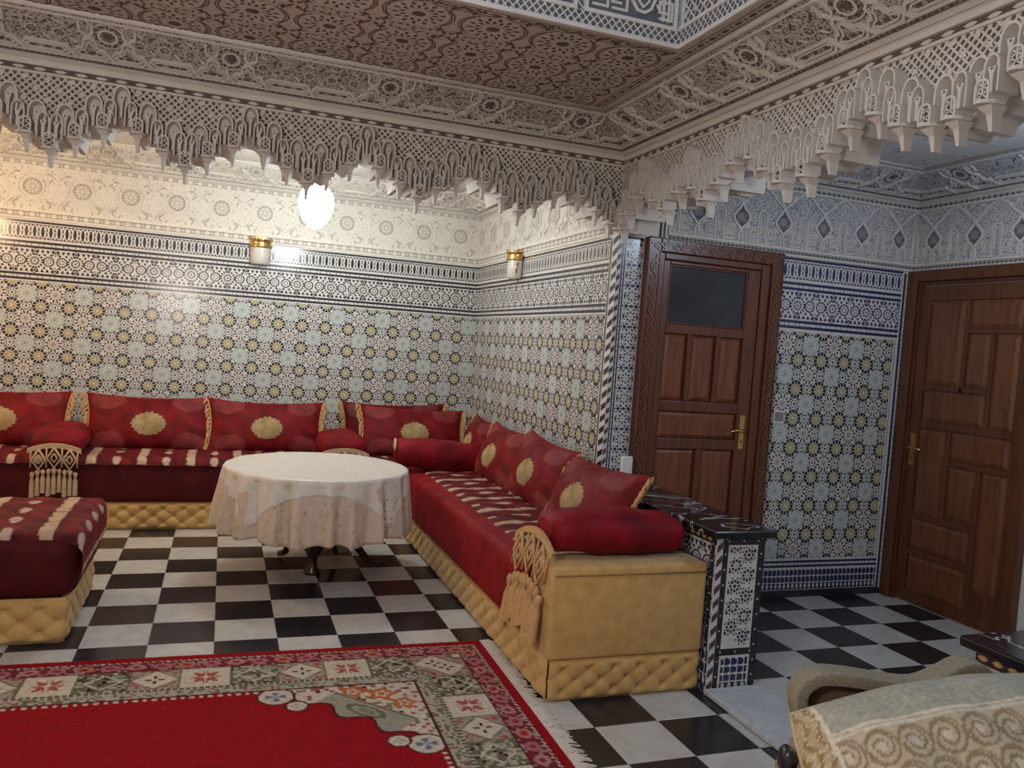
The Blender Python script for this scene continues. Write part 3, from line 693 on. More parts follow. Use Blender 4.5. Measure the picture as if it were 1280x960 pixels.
I.rect(-LY1, -LY0, -.003, .012, 0, .010, True); I.rect(-LY1+.02, -LY1+.032, 0, .7, 0, .010, True); crosshatch(I, -LY1+.035, -LY1+2.2, .014, .62, .045, .008)
for j in range(9):
    for i in range(32): I.star(-LY1+.06+i*.07+(j % 2)*.035, .05+j*.065, .022, .008, 4, 0, .009)
I.obj('lattice_frieze', PL, lant)

# ================================================================== STALACTITE BEAMS
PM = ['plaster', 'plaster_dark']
def arch(w_, h_, t=0.0, n=8):
    sp = -h_*.40; r_ = w_/2-t; pts = [(-r_, -h_)]
    for k in range(n+1):
        a = PI-PI*k/n; pts.append((r_*math.cos(a), sp+(-sp-t)*math.sin(a)**.85 if 0 < k < n else sp))
    pts.append((r_, -h_)); return pts
def niche_mesh(name, w_, h_, d, t=.008, back=.034, col=True, hole=True):
    q = G(); A, B = arch(w_, h_), arch(w_, h_, t); Bk = [(x*.82, z*.97-.004) for x, z in B]; N = len(A)
    q.v = [(x,.004,z) for x, z in A] + [(x,-d,z) for x, z in A] + [(x,-d,z) for x, z in B] + [(x,-d+back,z) for x, z in Bk]
    for k in range(N-1):
        for a in range(3): q.f.append((a*N+k, a*N+k+1, (a+1)*N+k+1, (a+1)*N+k)); q.m.append(0)
    q.f.append(tuple(3*N+k for k in range(N))); q.m.append(0)
    q.f.append((0, N, 2*N-1, N-1)); q.m.append(0)
    if col:
        y0, y1 = -d+back, -d+.002
        for z0, z1, w0, w1 in ((-h_, -h_*.55, .006, .006), (-h_*.55, -h_*.34, .006, .014)):
            v = [(-w0,y0,z0),(-w0,y1,z0),(w0,y1,z0),(w0,y0,z0),(-w1,y0,z1),(-w1,y1,z1),(w1,y1,z1),(w1,y0,z1)]
            q.add(v, [(0,1,5,4),(1,2,6,5),(2,3,7,6),(4,5,6,7)])
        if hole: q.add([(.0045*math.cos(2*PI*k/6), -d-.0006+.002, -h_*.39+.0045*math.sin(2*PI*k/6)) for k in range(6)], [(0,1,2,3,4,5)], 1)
    return mesh(name, q.v, q.f, PM, q.m)
def bracket_mesh():
    q = G(); w_, h_, d = .052, .066, .082; A, B = arch(w_, h_), arch(w_, h_, .007); N = len(A)
    q.v = [(x,.0,z) for x, z in A] + [(x,-d,z) for x, z in A] + [(x,-d,z) for x, z in B] + [(x*.9,-d+.014,z) for x, z in B]
    for k in range(N-1):
        for a in range(3): q.f.append((a*N+k, a*N+k+1, (a+1)*N+k+1, (a+1)*N+k)); q.m.append(0)
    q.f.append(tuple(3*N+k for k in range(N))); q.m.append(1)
    for sg in (-1, 1):                                            # little lattice in the arch
        for z0, z1 in ((-.066, -.036), (-.040, -.012)):
            q.add([(-sg*.022,-d+.006,z0),(-sg*.022,-d+.006,z0+.006),(sg*.022,-d+.006,z1+.006),(sg*.022,-d+.006,z1)], [(0,1,2,3)])
    n = 8; top = -h_; v = []                                      # curved ledge
    for zz in (top, top-.012):
        for k in range(n+1): a = PI*k/n; v.append((.037*math.cos(a), -.02-.078*math.sin(a)**.7, zz))
    q.add(v, [tuple(range(n, -1, -1)), tuple(range(n+1, 2*n+2))] + [(k, k+1, k+n+2, k+n+1) for k in range(n)])
    for z0, z1, w0, w1, e0, e1 in ((top-.012, top-.034, .026, .011, .066, .042), (top-.034, top-.085, .011, .006, .042, .030)):   # pendant
        v = [(-w0,0,z0),(-w0,-e0,z0),(w0,-e0,z0),(w0,0,z0),(-w1,0,z1),(-w1,-e1,z1),(w1,-e1,z1),(w1,0,z1)]
        q.add(v, [(0,4,5,1),(1,5,6,2),(2,6,7,3),(4,7,6,5)])
    return mesh('stalactite_bracket', q.v, q.f, PM, q.m)
FRONT = niche_mesh('stalactite_niche', .078, .150, .060, .008, .058); FLANK = niche_mesh('stalactite_flank', .056, .118, .080, .006, .060, True, True); BRACK = bracket_mesh()
def beam(name, pl, u0, u1, cells, thick, label):
    cells = sorted(cells); st = []
    for (a, ha), (b, hb) in zip(cells, cells[1:]):
        lo, hi = (a, b) if ha <= hb else (b, a); hl = min(ha, hb)
        f = .36 if abs(ha-hb) > .02 else .5
        st.append((lo+(hi-lo)*f, hl, lo+(hi-lo)*.62 if f < .5 else None, (a, b)))
    S = [(cells[0][0]-.06, cells[0][1])] + [(x[0], x[1]) for x in st] + [(cells[-1][0]+.06, cells[-1][1])]
    def bottom(u):
        for k in range(len(S)-1):
            if S[k][0] <= u <= S[k+1][0]:
                top = cells[k][1]-.150; c = (S[k][0]+S[k+1][0])/2; hw = (S[k+1][0]-S[k][0])/2-.010; x = (u-c)/hw; ss = S[k] if x < 0 else S[k+1]
                lo = min(ss[1], cells[k][1])-(.172 if 0 < k < len(S)-2 else .130)
                return max(lo, top-.045+.045*math.sqrt(max(0, 1-x*x))) if abs(x) < 1 else lo
        return (S[0][1] if u < S[0][0] else S[-1][1])-.13
    q = G(); us = np.arange(u0, u1+.001, .008); n = len(us); v = []
    for u in us:
        z = bottom(u)
        for zz, hh in ((ZC0, 0), (z, 0), (z, -thick), (ZC0, -thick)): v.append(pl.p(u, zz, hh))
    f = []
    for k in range(n-1):
        for a in range(3): f.append((4*k+a, 4*k+a+1, 4*k+a+5, 4*k+a+4))
    q.add(v, f, 0)
    o = struct(name, q, ['plaster'], label=label, cat='beam')
    I = Inlay(pl, (u0, u1, 2.2, ZC0))
    I.rect(u0, u1, 2.662, 2.674, 0, .014, True); I.rect(u0, u1, 2.674, 2.700, 1, .002); I.rect(u0, u1, 2.700, 2.73, 0, .018, True)
    n = int((u1-u0)/.085)
    for k in range(n): u = u0+(k+.5)*(u1-u0)/n; I.leaf(u, 2.687, .055, .014, 0, 0, .006)
    I.obj('cornice_fillets', PM, o)
    # openwork lattice on the dark ground, only above the niches
    I = Inlay(pl, (u0, u1, 2.36, 2.662)); p = .032
    for k in range(len(cells)):
        a = (cells[k-1][0]+cells[k][0])/2 if k else u0; b = (cells[k][0]+cells[k+1][0])/2 if k < len(cells)-1 else u1
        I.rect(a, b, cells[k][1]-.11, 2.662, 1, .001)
    for c_ in range(len(cells)):
        a = (cells[c_-1][0]+cells[c_][0])/2 if c_ else u0; b = (cells[c_][0]+cells[c_+1][0])/2 if c_ < len(cells)-1 else u1
        lo = cells[c_][1]-.11; I.r = (a, b, lo, 2.662)
        for k in range(int((a-u0)/p)-1, int((b-u0)/p)+12):
            x = u0-.32+k*p
            I.ribbon([(x, 2.36), (x+.302, 2.662)], .0075, 0, .005, False, True); I.ribbon([(x, 2.662), (x+.302, 2.36)], .0075, 0, .0045, False, True)
        for j in range(7):
            for k in range(int((a-u0)/.096)-1, int((b-u0)/.096)+2):
                u, v = u0+k*.096+(j % 2)*.048, 2.646-j*.048
                if (j+2*k) % 4 == 0: I.leaf(u, v, .040, .020, 0, 0, .008)
                elif (j+2*k) % 4 == 2: I.leaf(u, v, .040, .020, PI/2, 0, .008)
                else: I.star(u, v, .021, .009, 4, 0, .008, PI/4)
    I.obj('openwork_lattice', PM, o)
    mt = Matrix([[pl.u[k], -pl.n[k], 0, 0] for k in range(3)] + [[0,0,0,1]]); mt[2][2] = 1
    def put(me, u, z, nm):
        c = link(nm, me, o); t = mt.copy(); t.translation = Vector(pl.p(u, z)); c.matrix_world = t
    for u, h in cells: put(FRONT, u, h, 'stalactite_niche')
    for s_, hl, fl, (a, b) in st:
        put(BRACK, s_, hl-(.085 if fl is not None else .145), 'stalactite_bracket')
        if fl is not None: put(FLANK, fl, hl-.016, 'stalactite_flank')
        else: put(FLANK, a+(b-a)*.27, hl-.055, 'stalactite_flank'); put(FLANK, a+(b-a)*.73, hl-.055, 'stalactite_flank')
    return o
cl = []
for k in range(-3, 5):
    for d, h in ((0, 2.660), (-.117, 2.600), (.117, 2.600), (-.234, 2.535), (.234, 2.535)):
        u = .052+.585*k+d
        if -1.85 < u < 2.66: cl.append((u, h))
cl.append((2.705, 2.47))
beam('beam_left', Plane((0,YP,0),(1,0,0),(0,0,1)), -1.9, XR, cl, .26, 'left plaster stalactite beam hanging in front of the sitting bay')
cr_ = [(1.925,2.44),(1.985,2.515),(2.07,2.595),(2.17,2.660),(2.28,2.60),(2.385,2.545),(2.525,2.555),(2.654,2.615),(2.775,2.55),(2.895,2.54),(3.01,2.61),(3.116,2.660),(3.225,2.61),(3.33,2.54),(3.475,2.53),(3.62,2.54),(3.73,2.61),(3.83,2.660),(3.945,2.625),(4.055,2.56),(4.195,2.53),(4.32,2.55),(4.42,2.62),(4.53,2.660),(4.64,2.61),(4.75,2.54),(4.88,2.53),(5.0,2.55),(5.12,2.61),(5.23,2.66)]
plBR = Plane((2.77,0,0),(0,-1,0),(0,0,1))
beam('beam_right', plBR, -YP, 5.3, cr_, .20, 'right plaster stalactite beam hanging over the low wall and opening')
q = G(); q.box(2.77, 2.97, YF, -5.3, 2.2, ZC0); q.box(XR, 3.06, YF, YP, ZC0, ZC+.1); struct('beam_upper', q, ['plaster'], label='plain plaster above the right beam', cat='beam')
q = G(); q.box(XL, XR, YP, YP+.26, ZC0, ZC+.1); q.box(XL, -1.9, YP, YP+.26, 2.2, ZC0); struct('beam_upper', q, ['plaster'], label='plain plaster above the left beam', cat='beam')

# ================================================================== LOW DIVIDING WALLS AND SILL
def low_wall(name, y0, y1, face, label):
    """face: y of the end that shows (its front for the first, its far end for the second)"""
    q = G(); q.box(2.77, 3.04, y0, y1, 0, .736); o = struct(name, q, ['tile_white'], label=label, cat='wall')
    for pl, a, b, end in ((Plane((0,y0,0),(1,0,0),(0,0,1)), 2.77, 3.04, True), (Plane((2.77,0,0),(0,-1,0),(0,0,1)), -y1, -y0, False), (Plane((0,y1,0),(-1,0,0),(0,0,1)), -3.04, -2.77, True), (Plane((3.04,0,0),(0,1,0),(0,0,1)), y0, y1, False)):
        I = Inlay(pl, (a, b, 0, .736))
        if end:
            for k in range(12): I.poly([(a+.004, k*.066), (a+.034, k*.066+.028), (a+.034, k*.066+.06), (a+.004, k*.066+.034)], R_)
            I.rect(a+.036, b, 0, .736, D_, .0006); I.rect(a+.066, b-.040, .205, .700, W_, .0012); I.rect(a+.064, b-.038, .004, .172, W_, .0012)
            dashed(I, a+.038, a+.062, 0, .73, D_, .07, True); dashed(I, b-.034, b-.006, 0, .73, D_, .07, True); dashed(I, a+.066, b-.04, .706, .732, D_, .06); dashed(I, a+.066, b-.04, .176, .202, D_, .06)
            I2 = Inlay(pl, (a+.076, b-.050, .215, .690)); I2.g = I.g; c = (a+b)/2+.013
            for k in range(5):
                v = .26+k*.098
                for e, g_ in ((c-.033, 1), (c+.033, 0)):
                    w2 = v+.049*g_; I2.star(e, w2, .011, .007, 8, T_ if k % 2 else D_, .0025); I2.kites(e, w2, .013, .032, .017, 8, D_ if k % 2 else B_, .0022); I2.kites(e, w2, .032, .044, .011, 8, D_, .0022, PI/8)
                for e in (a+.082, b-.056): dot(I2, e, v+.02, .010, D_, 0, .0022)
                I2.rect(c-.09, c+.09, v+.072, v+.0735, D_, .002)
            checks(I, a+.074, b-.048, .008, .160, B_, 4)
        else:
            I.rect(a, b, .700, .736, D_, .001)
            for k in range(int((b-a)/.05)): I.leaf(a+.025+k*.05, .718, .036, .016, 0, O_, .002)
            I.rect(a, b, .60, .606, D_); starband(I, a+.03, b-.06, .515, .690, a+.12, D_); I.rect(b-.05, b-.044, 0, .7, D_); I.rect(b-.04, b-.010, 0, .7, D_, .0008); dashed(I, b-.040, b-.012, 0, .7, D_, .07, True)
            starband(I, a+.03, b-.06, .315, .490, a+.05, D_); dashed(I, a+.03, b-.06, .24, .29, D_); checks(I, a, b, .03, .2, B_)
        I.obj('zellij_inlay', TILE, o)
    q = G(); q.box(2.735, 3.080, y0-.035, y1+(.035 if face == y1 else 0), .738, .772); bevel(q.obj('marble_coping', 'marble_black', o), .008, 3)
    return o
low_wall('wall_low', -3.09, YP-.003, -3.09, 'low mosaic wall with black marble coping beside the red sofa')
low_wall('wall_low_far', -5.6, -4.46, -4.46, 'low wall with white-veined black coping at right edge, behind the armchair')
q = G(); q.box(2.752, 3.05, -4.40, -3.105, .002, .028); bevel(struct('trim_7', q, ['marble_sill'], label='pale marble sill across the opening to the hallway', cat='threshold'), .006, 2)

# ================================================================== DOORS
def raised(name, x0, x1, z0, z1, m, parent, y=0.0, d=.016, e=.022):
    q = G(); v = [(x0,y,z0),(x1,y,z0),(x1,y,z1),(x0,y,z1),(x0,y-.004,z0),(x1,y-.004,z0),(x1,y-.004,z1),(x0,y-.004,z1),(x0+e,y-d,z0+e),(x1-e,y-d,z0+e),(x1-e,y-d,z1-e),(x0+e,y-d,z1-e)]
    q.add(v, [(0,1,5,4),(1,2,6,5),(2,3,7,6),(3,0,4,7),(4,5,9,8),(5,6,10,9),(6,7,11,10),(7,4,8,11),(8,9,10,11)]); return q.obj(name, m, parent)
def lever(parent, x, z, y, sg, m='brass'):
    q = G(); q.box(x-.020, x+.020, y-.006, y, z-.12, z+.10); pl_ = bevel(q.obj('handle_plate', m, parent), .005)
    q = G(); q.tube([(x, y, z), (x, y-.05, z), (x+sg*.02, y-.058, z), (x+sg*.07, y-.056, z+.006), (x+sg*.115, y-.052, z-.004)], [.010,.009,.010,.009,.007], 8); q.obj('lever', m, pl_, True)
    q = G(); q.disc_ = None; q.lathe([(0,0),(.006,.001),(.006,.004),(0,.004)], (0,0,0), 8)
    q.v = [(x+a, y-.006-c, z-.07+b) for a, b, c in q.v]; q.obj('keyhole', 'black_wood', pl_)
    return pl_
def door(name, org, rz, label):
    o = thing(name, label, 'door', org, rz); o['kind'] = 'structure'; return o
d1 = door('door_1', (0, YP, 0), 0, 'brown panelled door with dark frosted pane and carved frame')
fr = G()
X0, X1, ZD = 2.935, 3.925, 2.272
for a, b, c, d in ((X0, X0+.088, 0, ZD), (X1-.088, X1, 0, ZD), (X0+.088, X1-.088, ZD-.082, ZD)): fr.box(a, b, -.058, 0, c, d)
fo = bevel(fr.obj('door_frame', 'wood_frame', d1), .006)
fr = G()
for a, b, c, d in ((X0+.088, X0+.128, 0, ZD-.082), (X1-.150, X1-.088, 0, ZD-.082), (X0+.128, X1-.150, ZD-.122, ZD-.082)): fr.box(a, b, -.043, 0, c, d)
bevel(fr.obj('door_stop', 'wood_door', d1), .006)
I = Inlay(Plane((0,-.058,0),(1,0,0),(0,0,1)))
def scroll(I, u0, u1, c, vert, amp=.020, p=.13):
    n = int((u1-u0)/.018); P = lambda a, b: (b, a) if vert else (a, b)
    I.ribbon([P(u0+(u1-u0)*k/n, c+amp*math.sin(2*PI*(u1-u0)*k/n/p)) for k in range(n+1)], .008, 0, .007)
    for k in range(int((u1-u0)/p*2)):
        u = u0+(k+.5)*p/2; s_ = 1 if k % 2 == 0 else -1
        a, b = P(u, c-s_*amp*.35); I.ring(a, b, .011, .006, 0, .008, 8); a, b = P(u+.02, c-s_*amp*1.1); I.leaf(a, b, .030, .012, (.6 if vert else 1.0)*s_, 0, .007)
scroll(I, .05, 2.17, X0+.044, True); scroll(I, .05, 2.17, X1-.044, True); scroll(I, X0+.02, X1-.02, ZD-.041, False)
for a, b in ((X0+.005, X0+.010), (X0+.080, X0+.085), (X1-.085, X1-.080), (X1-.010, X1-.005)): I.rect(a, b, 0, 2.2, 0, .006, True)
I.obj('carved_scrolls', ['wood_carving'], fo)
lf = G(); LX, RX, TZ = X0+.130, X1-.152, ZD-.125
for a, b, c, d in ((LX, 3.112, .01, TZ), (3.680, RX, .01, TZ), (3.112, 3.680, 2.125, TZ), (3.112, 3.680, 1.705, 1.762), (3.112, 3.680, 1.225, 1.29), (3.112, 3.680, .99, 1.055), (3.112, 3.680, .01, .20), (3.275, 3.312, 1.29, 1.705), (3.480, 3.517, 1.29, 1.705), (3.395, 3.445, .20, .99)):
    lf.box(a, b, -.030, -.001, c, d)
bevel(lf.obj('door_leaf', 'wood_door', d1), .005)
q = G(); q.box(3.10, 3.69, -.006, -.001, .1, 2.14); q.obj('door_back', 'wood_dark', d1)
for a, b, c, d in ((3.112,3.275,1.29,1.705), (3.312,3.480,1.29,1.705), (3.517,3.680,1.29,1.705), (3.112,3.680,1.055,1.225), (3.112,3.395,.20,.99), (3.445,3.680,.20,.99)):
    raised('door_panel', a+.004, b-.004, c+.004, d-.004, 'wood_panel', d1, -.006)
q = G(); q.box(3.112, 3.680, -.016, -.006, 1.762, 2.125); q.obj('glass_pane', 'dark_glass', d1)
q = G()
for a, b, c, d in ((3.112,3.124,1.762,2.125), (3.668,3.680,1.762,2.125), (3.124,3.668,1.762,1.774), (3.124,3.668,2.113,2.125)): q.box(a, b, -.026, -.014, c, d)
bevel(q.obj('glazing_bead', 'wood_frame', d1), .004)
lever(d1, 3.722, 1.118, -.030, -1)
# second door, in the right wall (local x runs towards the camera)
d2 = door('door_2', (XH, YP, 0), -PI/2, 'tall wooden door of pinwheel panels at the right edge')
fr = G()
for a, b, c, d in ((.004, .085, 0, 2.268), (.93, 1.01, 0, 2.268), (.085, .93, 2.19, 2.268)): fr.box(a, b, -.05, .02, c, d)
bevel(fr.obj('door_frame', 'wood_hall', d2), .008)
q = G(); q.box(.088, .108, -.030, .0, 0, 2.19); q.box(.108, .93, -.030, 0, 2.165, 2.19); bevel(q.obj('door_stop', 'wood_frame', d2), .004)
lf = G(); lf.box(.108, .925, -.004, .03, .01, 2.16)
PW = [(.190,.462,1.500,2.055), (.500,.862,1.880,2.055), (.500,.660,1.500,1.840), (.700,.862,1.250,1.840), (.190,.660,1.255,1.455),
      (.190,.400,.620,1.190), (.445,.862,1.020,1.200), (.445,.640,.640,.975), (.690,.862,.230,.975), (.190,.640,.380,.580), (.190,.640,.090,.330)]
lo = bevel(lf.obj('door_leaf', 'wood_hall', d2), .003)
q = G()
for a, b, c, d in ((.108,.185,.01,2.16), (.868,.925,.01,2.16), (.185,.868,2.06,2.16), (.467,.495,1.46,2.06), (.495,.868,1.845,1.875), (.665,.695,1.24,1.845), (.185,.665,1.46,1.495), (.185,.868,1.205,1.25), (.405,.44,.6,1.205), (.44,.868,.98,1.015), (.645,.685,.06,.98), (.185,.645,.585,.615), (.185,.645,.335,.375), (.185,.868,.01,.085)): q.box(a, b, -.016, 0, c, d)
bevel(q.obj('door_rails', 'wood_hall', d2), .004)
for a, b, c, d in PW: raised('door_panel', a, b, c, d, 'wood_hall_panel', d2, -.003, .014, .025)
lever(d2, .150, 1.06, -.016, 1)

# ================================================================== FIXED FITTINGS
def sconce(loc, rz, label):
    o = thing('wall_sconce', label, 'wall lamp', loc, rz, 'unlit wall sconces of the bay')
    q = G(); q.box(-.045, .045, -.012, 0, -.02, .10); bevel(q.obj('back_plate', 'brass', o), .004)
    q = G(); pr_ = [(.088,.0),(.094,.006),(.090,.018),(.086,.050),(.092,.060),(.096,.068),(.084,.070)]; q.lathe(pr_, (0,0,0), 18, 0, PI, 2*PI); 
    q.v = [(x, y*1.05-.004, z) for x, y, z in q.v]; ring = q.obj('brass_gallery', 'brass', o, True)
    q = G()
    for k in range(9): a = PI+PI*(k+.5)/9; q.tube([(.092*math.cos(a), .096*math.sin(a)-.004, .066), (.094*math.cos(a), .098*math.sin(a)-.004, .088)], [.008,.002], 6)
    q.obj('crown_beads', 'brass', ring)
    q = G(); q.lathe([(.0,-.140),(.070,-.140),(.080,-.132),(.084,-.06),(.084,.004)], (0,0,0), 18, 0, PI, 2*PI); q.v = [(x, y*1.02-.004, z) for x, y, z in q.v]; q.obj('glass_shade', 'frosted_glass', o, True)
    q = G(); q.tube([(.07,-.02,.0), (.082,-.05,-.05), (.06,-.035,-.135)], [.007,.009,.004], 6); q.obj('brass_arm', 'brass', o, True)
sconce((.822, YB-.012, 2.232), 0, 'brass and frosted glass sconce on the long back wall')
sconce((XR-.012, -.15, 2.232), -PI/2, 'brass and frosted glass sconce on the short right wall')
o = thing('light_switch', 'dark light switch in a pale plate between the two doors', 'switch', (4.022, YP, 1.215))
q = G(); q.box(-.042, .042, -.010, -.001, -.042, .042); bevel(q.obj('switch_plate', 'white_plastic', o), .003); q = G(); q.box(-.033, .033, -.014, -.010, -.028, .034); bevel(q.obj('rocker', 'grey_plastic', o), .002)

# pendant lamp of the bay
o = thing('pendant_lamp', 'glowing white glass pendant lamp hanging in the bay', 'lamp', (1.125, -.4, 0))
q = G(); q.tube([(0,0,ZC), (0,0,2.60)], .007, 8); q.obj('rod', 'brass', o, True)
q = G(); q.lathe([(.0,2.882),(.05,2.880),(.045,2.862),(.012,2.845)], seg=18); q.obj('ceiling_rose', 'brass', o, True)
q = G(); q.lathe([(.0,2.625),(.025,2.622),(.050,2.600),(.062,2.590),(.062,2.572),(.05,2.568)], seg=20); q.obj('cap', 'brass', o, True)
q = G(); q.lathe([(.052,2.574),(.085,2.555),(.112,2.515),(.122,2.465),(.116,2.41),(.094,2.352),(.062,2.305),(.028,2.279),(.0,2.272)], seg=24); q.obj('glass_shade', 'lamp_glow', o, True)

# ================================================================== FURNITURE
def tuft(q, o, u, n, W, H, pitch=.135, amp=.034, mi=0):
    """deep-buttoned panel: o lower corner, u along, z up, n outwards; returns the button places"""
    o, u, n = Vector(o), Vector(u), Vector(n); nu, nv = max(4, int(W/.0115)), 18; 
    ph = H*.5
    def fn(a, b):
        x, z = a*W, b*H; A, B = x/pitch+(z-ph)/(H*.5), x/pitch-(z-ph)/(H*.5)
        sa, sb_ = math.sin(PI*A)**2, math.sin(PI*B)**2
        h = .30+.70*(sa*sb_)**.17-.85*math.exp(-(sa+sb_)/.16)
        ed = min(1, min(b, 1-b)/.10)**.6*min(1, min(x, W-x)/.02+.2)**.5
        return o+u*x+Vector((0,0,z))+n*((h*.85+.15)*amp*ed)
    q.grid(fn, nu, nv, mi)
    pts = []
    for k in range(int(W/pitch*2)+2):
        for r_ in (-1, 0, 1):
            x, z = k*pitch/2, ph+r_*H*.25
            if .03 < x < W-.03 and (k+r_) % 2 == 0: pts.append(o+u*x+Vector((0,0,z))+n*amp*-.22)
    return pts
def buttons(pts, n, parent):
    q = G(); n = Vector(n); a = Vector((0,0,1)); b = n.cross(a)
    for p in pts:
        v = [tuple(p+n*.006)] + [tuple(p+(a*math.cos(t*PI/3)+b*math.sin(t*PI/3))*.009) for t in range(6)]
        q.add(v, [(0, 1+t, 1+(t+1) % 6) for t in range(6)])
    q.obj('upholstery_buttons', 'gold_button', parent, True, kind='stuff')
def fabric(s, t, seed=0):
    """woven cover: cream strips across, pairs of ovals between; s along the bench, t across (arrays, metres)"""
    p = .335; sm = np.mod(s, p); C = np.zeros(s.shape+(3,)); 
    n1 = np.sin(s*23+1.3*np.sin(t*17))*np.sin(t*29+seed)+np.sin(s*51+t*37)*.5
    base = np.array([.115,.006,.009]); alt = np.array([.06,.005,.008]); bright = np.array([.19,.009,.014])
    C[:] = base; C[n1 > .55] = alt; C[n1 < -.55] = bright
    band = np.abs(sm-.045-.006*np.sin(t*2*PI/.105)) < .032; seg = np.mod(t, .105) > .007
    C[band & seg] = (.50,.36,.24); C[band & ~seg] = (.25,.10,.07)
    rim = (np.abs(sm-.045) > .032) & (np.abs(sm-.045) < .046); C[rim] = (.09,.006,.010)
    for cs, ct in ((.212, .05), ):
        tm = np.mod(t-ct+.105, .21)-.105; e = ((sm-cs)/.026)**2+(tm/.060)**2
        C[e < 1.4] = (.10,.02,.02); C[e < 1] = (.50,.36,.28)
    return C
def rbox(name, x0, x1, y0, y1, z0, z1, r, m, parent, seg=4):
    q = G(); q.box(x0, x1, y0, y1, z0, z1); return bevel(q.obj(name, m, parent, True), r, seg)
def cover(name, axis, s0, s1, f, b, zt, parent, drop=.05, dirn=-1, over=None, seed=0, ph=0.0):
    """patterned top: s along axis ('x' or 'y'), f front edge coordinate, b back edge; wraps over the front by drop"""
    ns, nt = int((s1-s0)/.009), int(abs(b-f)/.012)+8
    S = np.linspace(s0, s1, ns); depth = abs(b-f); L = depth+drop; T = np.linspace(0, L, nt)
    SS, TT = np.meshgrid(S, T); S0 = SS
    ins = np.clip(TT-drop, 0, None); low = np.clip(drop-TT, 0, None)
    r = .05; bulge = .028*np.sin(np.clip(ins/depth, 0, 1)*PI)**.5
    z = zt-low*1.0+bulge*.4-.022*np.exp(-ins/.03)+.004*np.sin(SS*2*PI/.335)*np.sin(TT*19)+.003*np.sin(SS*41+TT*33)
    off = -.012*np.clip(low/drop, 0, 1)+ins
    cross = f-np.sign(f-b)*off
    if over:                                                    # also falls over the far end
        e = np.clip(SS-(s1-over), 0, None); r = .06; ar = r*PI/2; th = np.clip(e, 0, ar)/r
        z = z-r*(1-np.cos(th))-np.clip(e-ar, 0, None); SS = np.where(e > 0, (s1-over)+r*np.sin(th)+.10*np.clip(e-ar, 0, None)*(1-np.clip(e-ar, 0, .12)/.12), SS)
    P = np.stack([SS, cross, z], -1) if axis == 'x' else np.stack([cross, SS, z], -1)
    return link(name, gridmesh(name, P, fabric(S0+ph, TT, seed), 'cover_fabric'), parent)

# ---- back sofa
sb = thing('banquette', 'long dark red banquette on a tufted gold base against the back wall', 'sofa', (0,0,0))
q = G(); q.box(-1.75, 1.96, .245, YB-.02, .0, .207); bo = q.obj('base', 'gold_cloth', sb)
q = G(); pts = tuft(q, (-1.75,.242,.004), (1,0,0), (0,-1,0), 3.70, .205); q.obj('tufted_front', 'gold_cloth', sb, True); buttons(pts, (0,-1,0), bo)
rbox('mattress', -1.75, 1.95, .205, YB-.03, .207, .528, .035, 'velvet_shaded', sb); cover('cover', 'x', -1.75, 1.95, .20, YB-.03, .538, sb, .026)
# ---- right sofa with its arm block
sr = thing('banquette', 'bright red velvet banquette with gold arm block along the low wall', 'sofa', (0,0,0))
q = G(); q.box(1.995, 2.752, -3.04, YB-.02, 0, .2); bo = q.obj('base', 'gold_cloth', sr)
q = G(); pts = tuft(q, (1.992,.24,.004), (0,-1,0), (-1,0,0), 3.28, .196); q.obj('tufted_front', 'gold_cloth', sr, True); buttons(pts, (-1,0,0), bo)
q = G(); pts = tuft(q, (1.985,-3.042,.004), (1,0,0), (0,-1,0), .765, .186, .128, .028); q.obj('tufted_end', 'gold_cloth', sr, True); buttons(pts, (0,-1,0), bo)
ab = rbox('arm_block', 1.962, 2.752, -3.068, -2.83, .190, .612, .022, 'gold_cloth', sr, 3)
q = G(); q.tube([(1.975,-3.070,.572), (2.742,-3.070,.572)], .0045, 6); q.obj('piping', 'gold_button', ab, True)
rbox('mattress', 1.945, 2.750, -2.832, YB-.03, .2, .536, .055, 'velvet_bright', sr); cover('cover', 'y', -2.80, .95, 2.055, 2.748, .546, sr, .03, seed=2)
# ---- separate low seat at the left
so = thing('ottoman', 'tufted gold low seat with dark red patterned top, cut by the left edge', 'ottoman', (0,0,0))
q = G(); q.box(-1.3, -.085, -2.005, -1.19, 0, .2); bo = q.obj('base', 'gold_cloth', so)
q = G(); pts = tuft(q, (-1.3,-2.008,.004), (1,0,0), (0,-1,0), 1.230, .212, .15); q.obj('tufted_front', 'gold_cloth', so, True); buttons(pts, (0,-1,0), bo)
q = G(); pts = tuft(q, (-.088,-2.02,.004), (0,1,0), (1,0,0), .84, .212, .145); q.obj('tufted_side', 'gold_cloth', so, True); buttons(pts, (1,0,0), bo)
rbox('mattress', -1.3, -.025, -2.035, -1.17, .208, .520, .085, 'velvet_shaded', so, 5)
cover('cover', 'x', -1.3, .165, -2.005, -1.19, .528, so, .03, over=.235, seed=4, ph=.215)
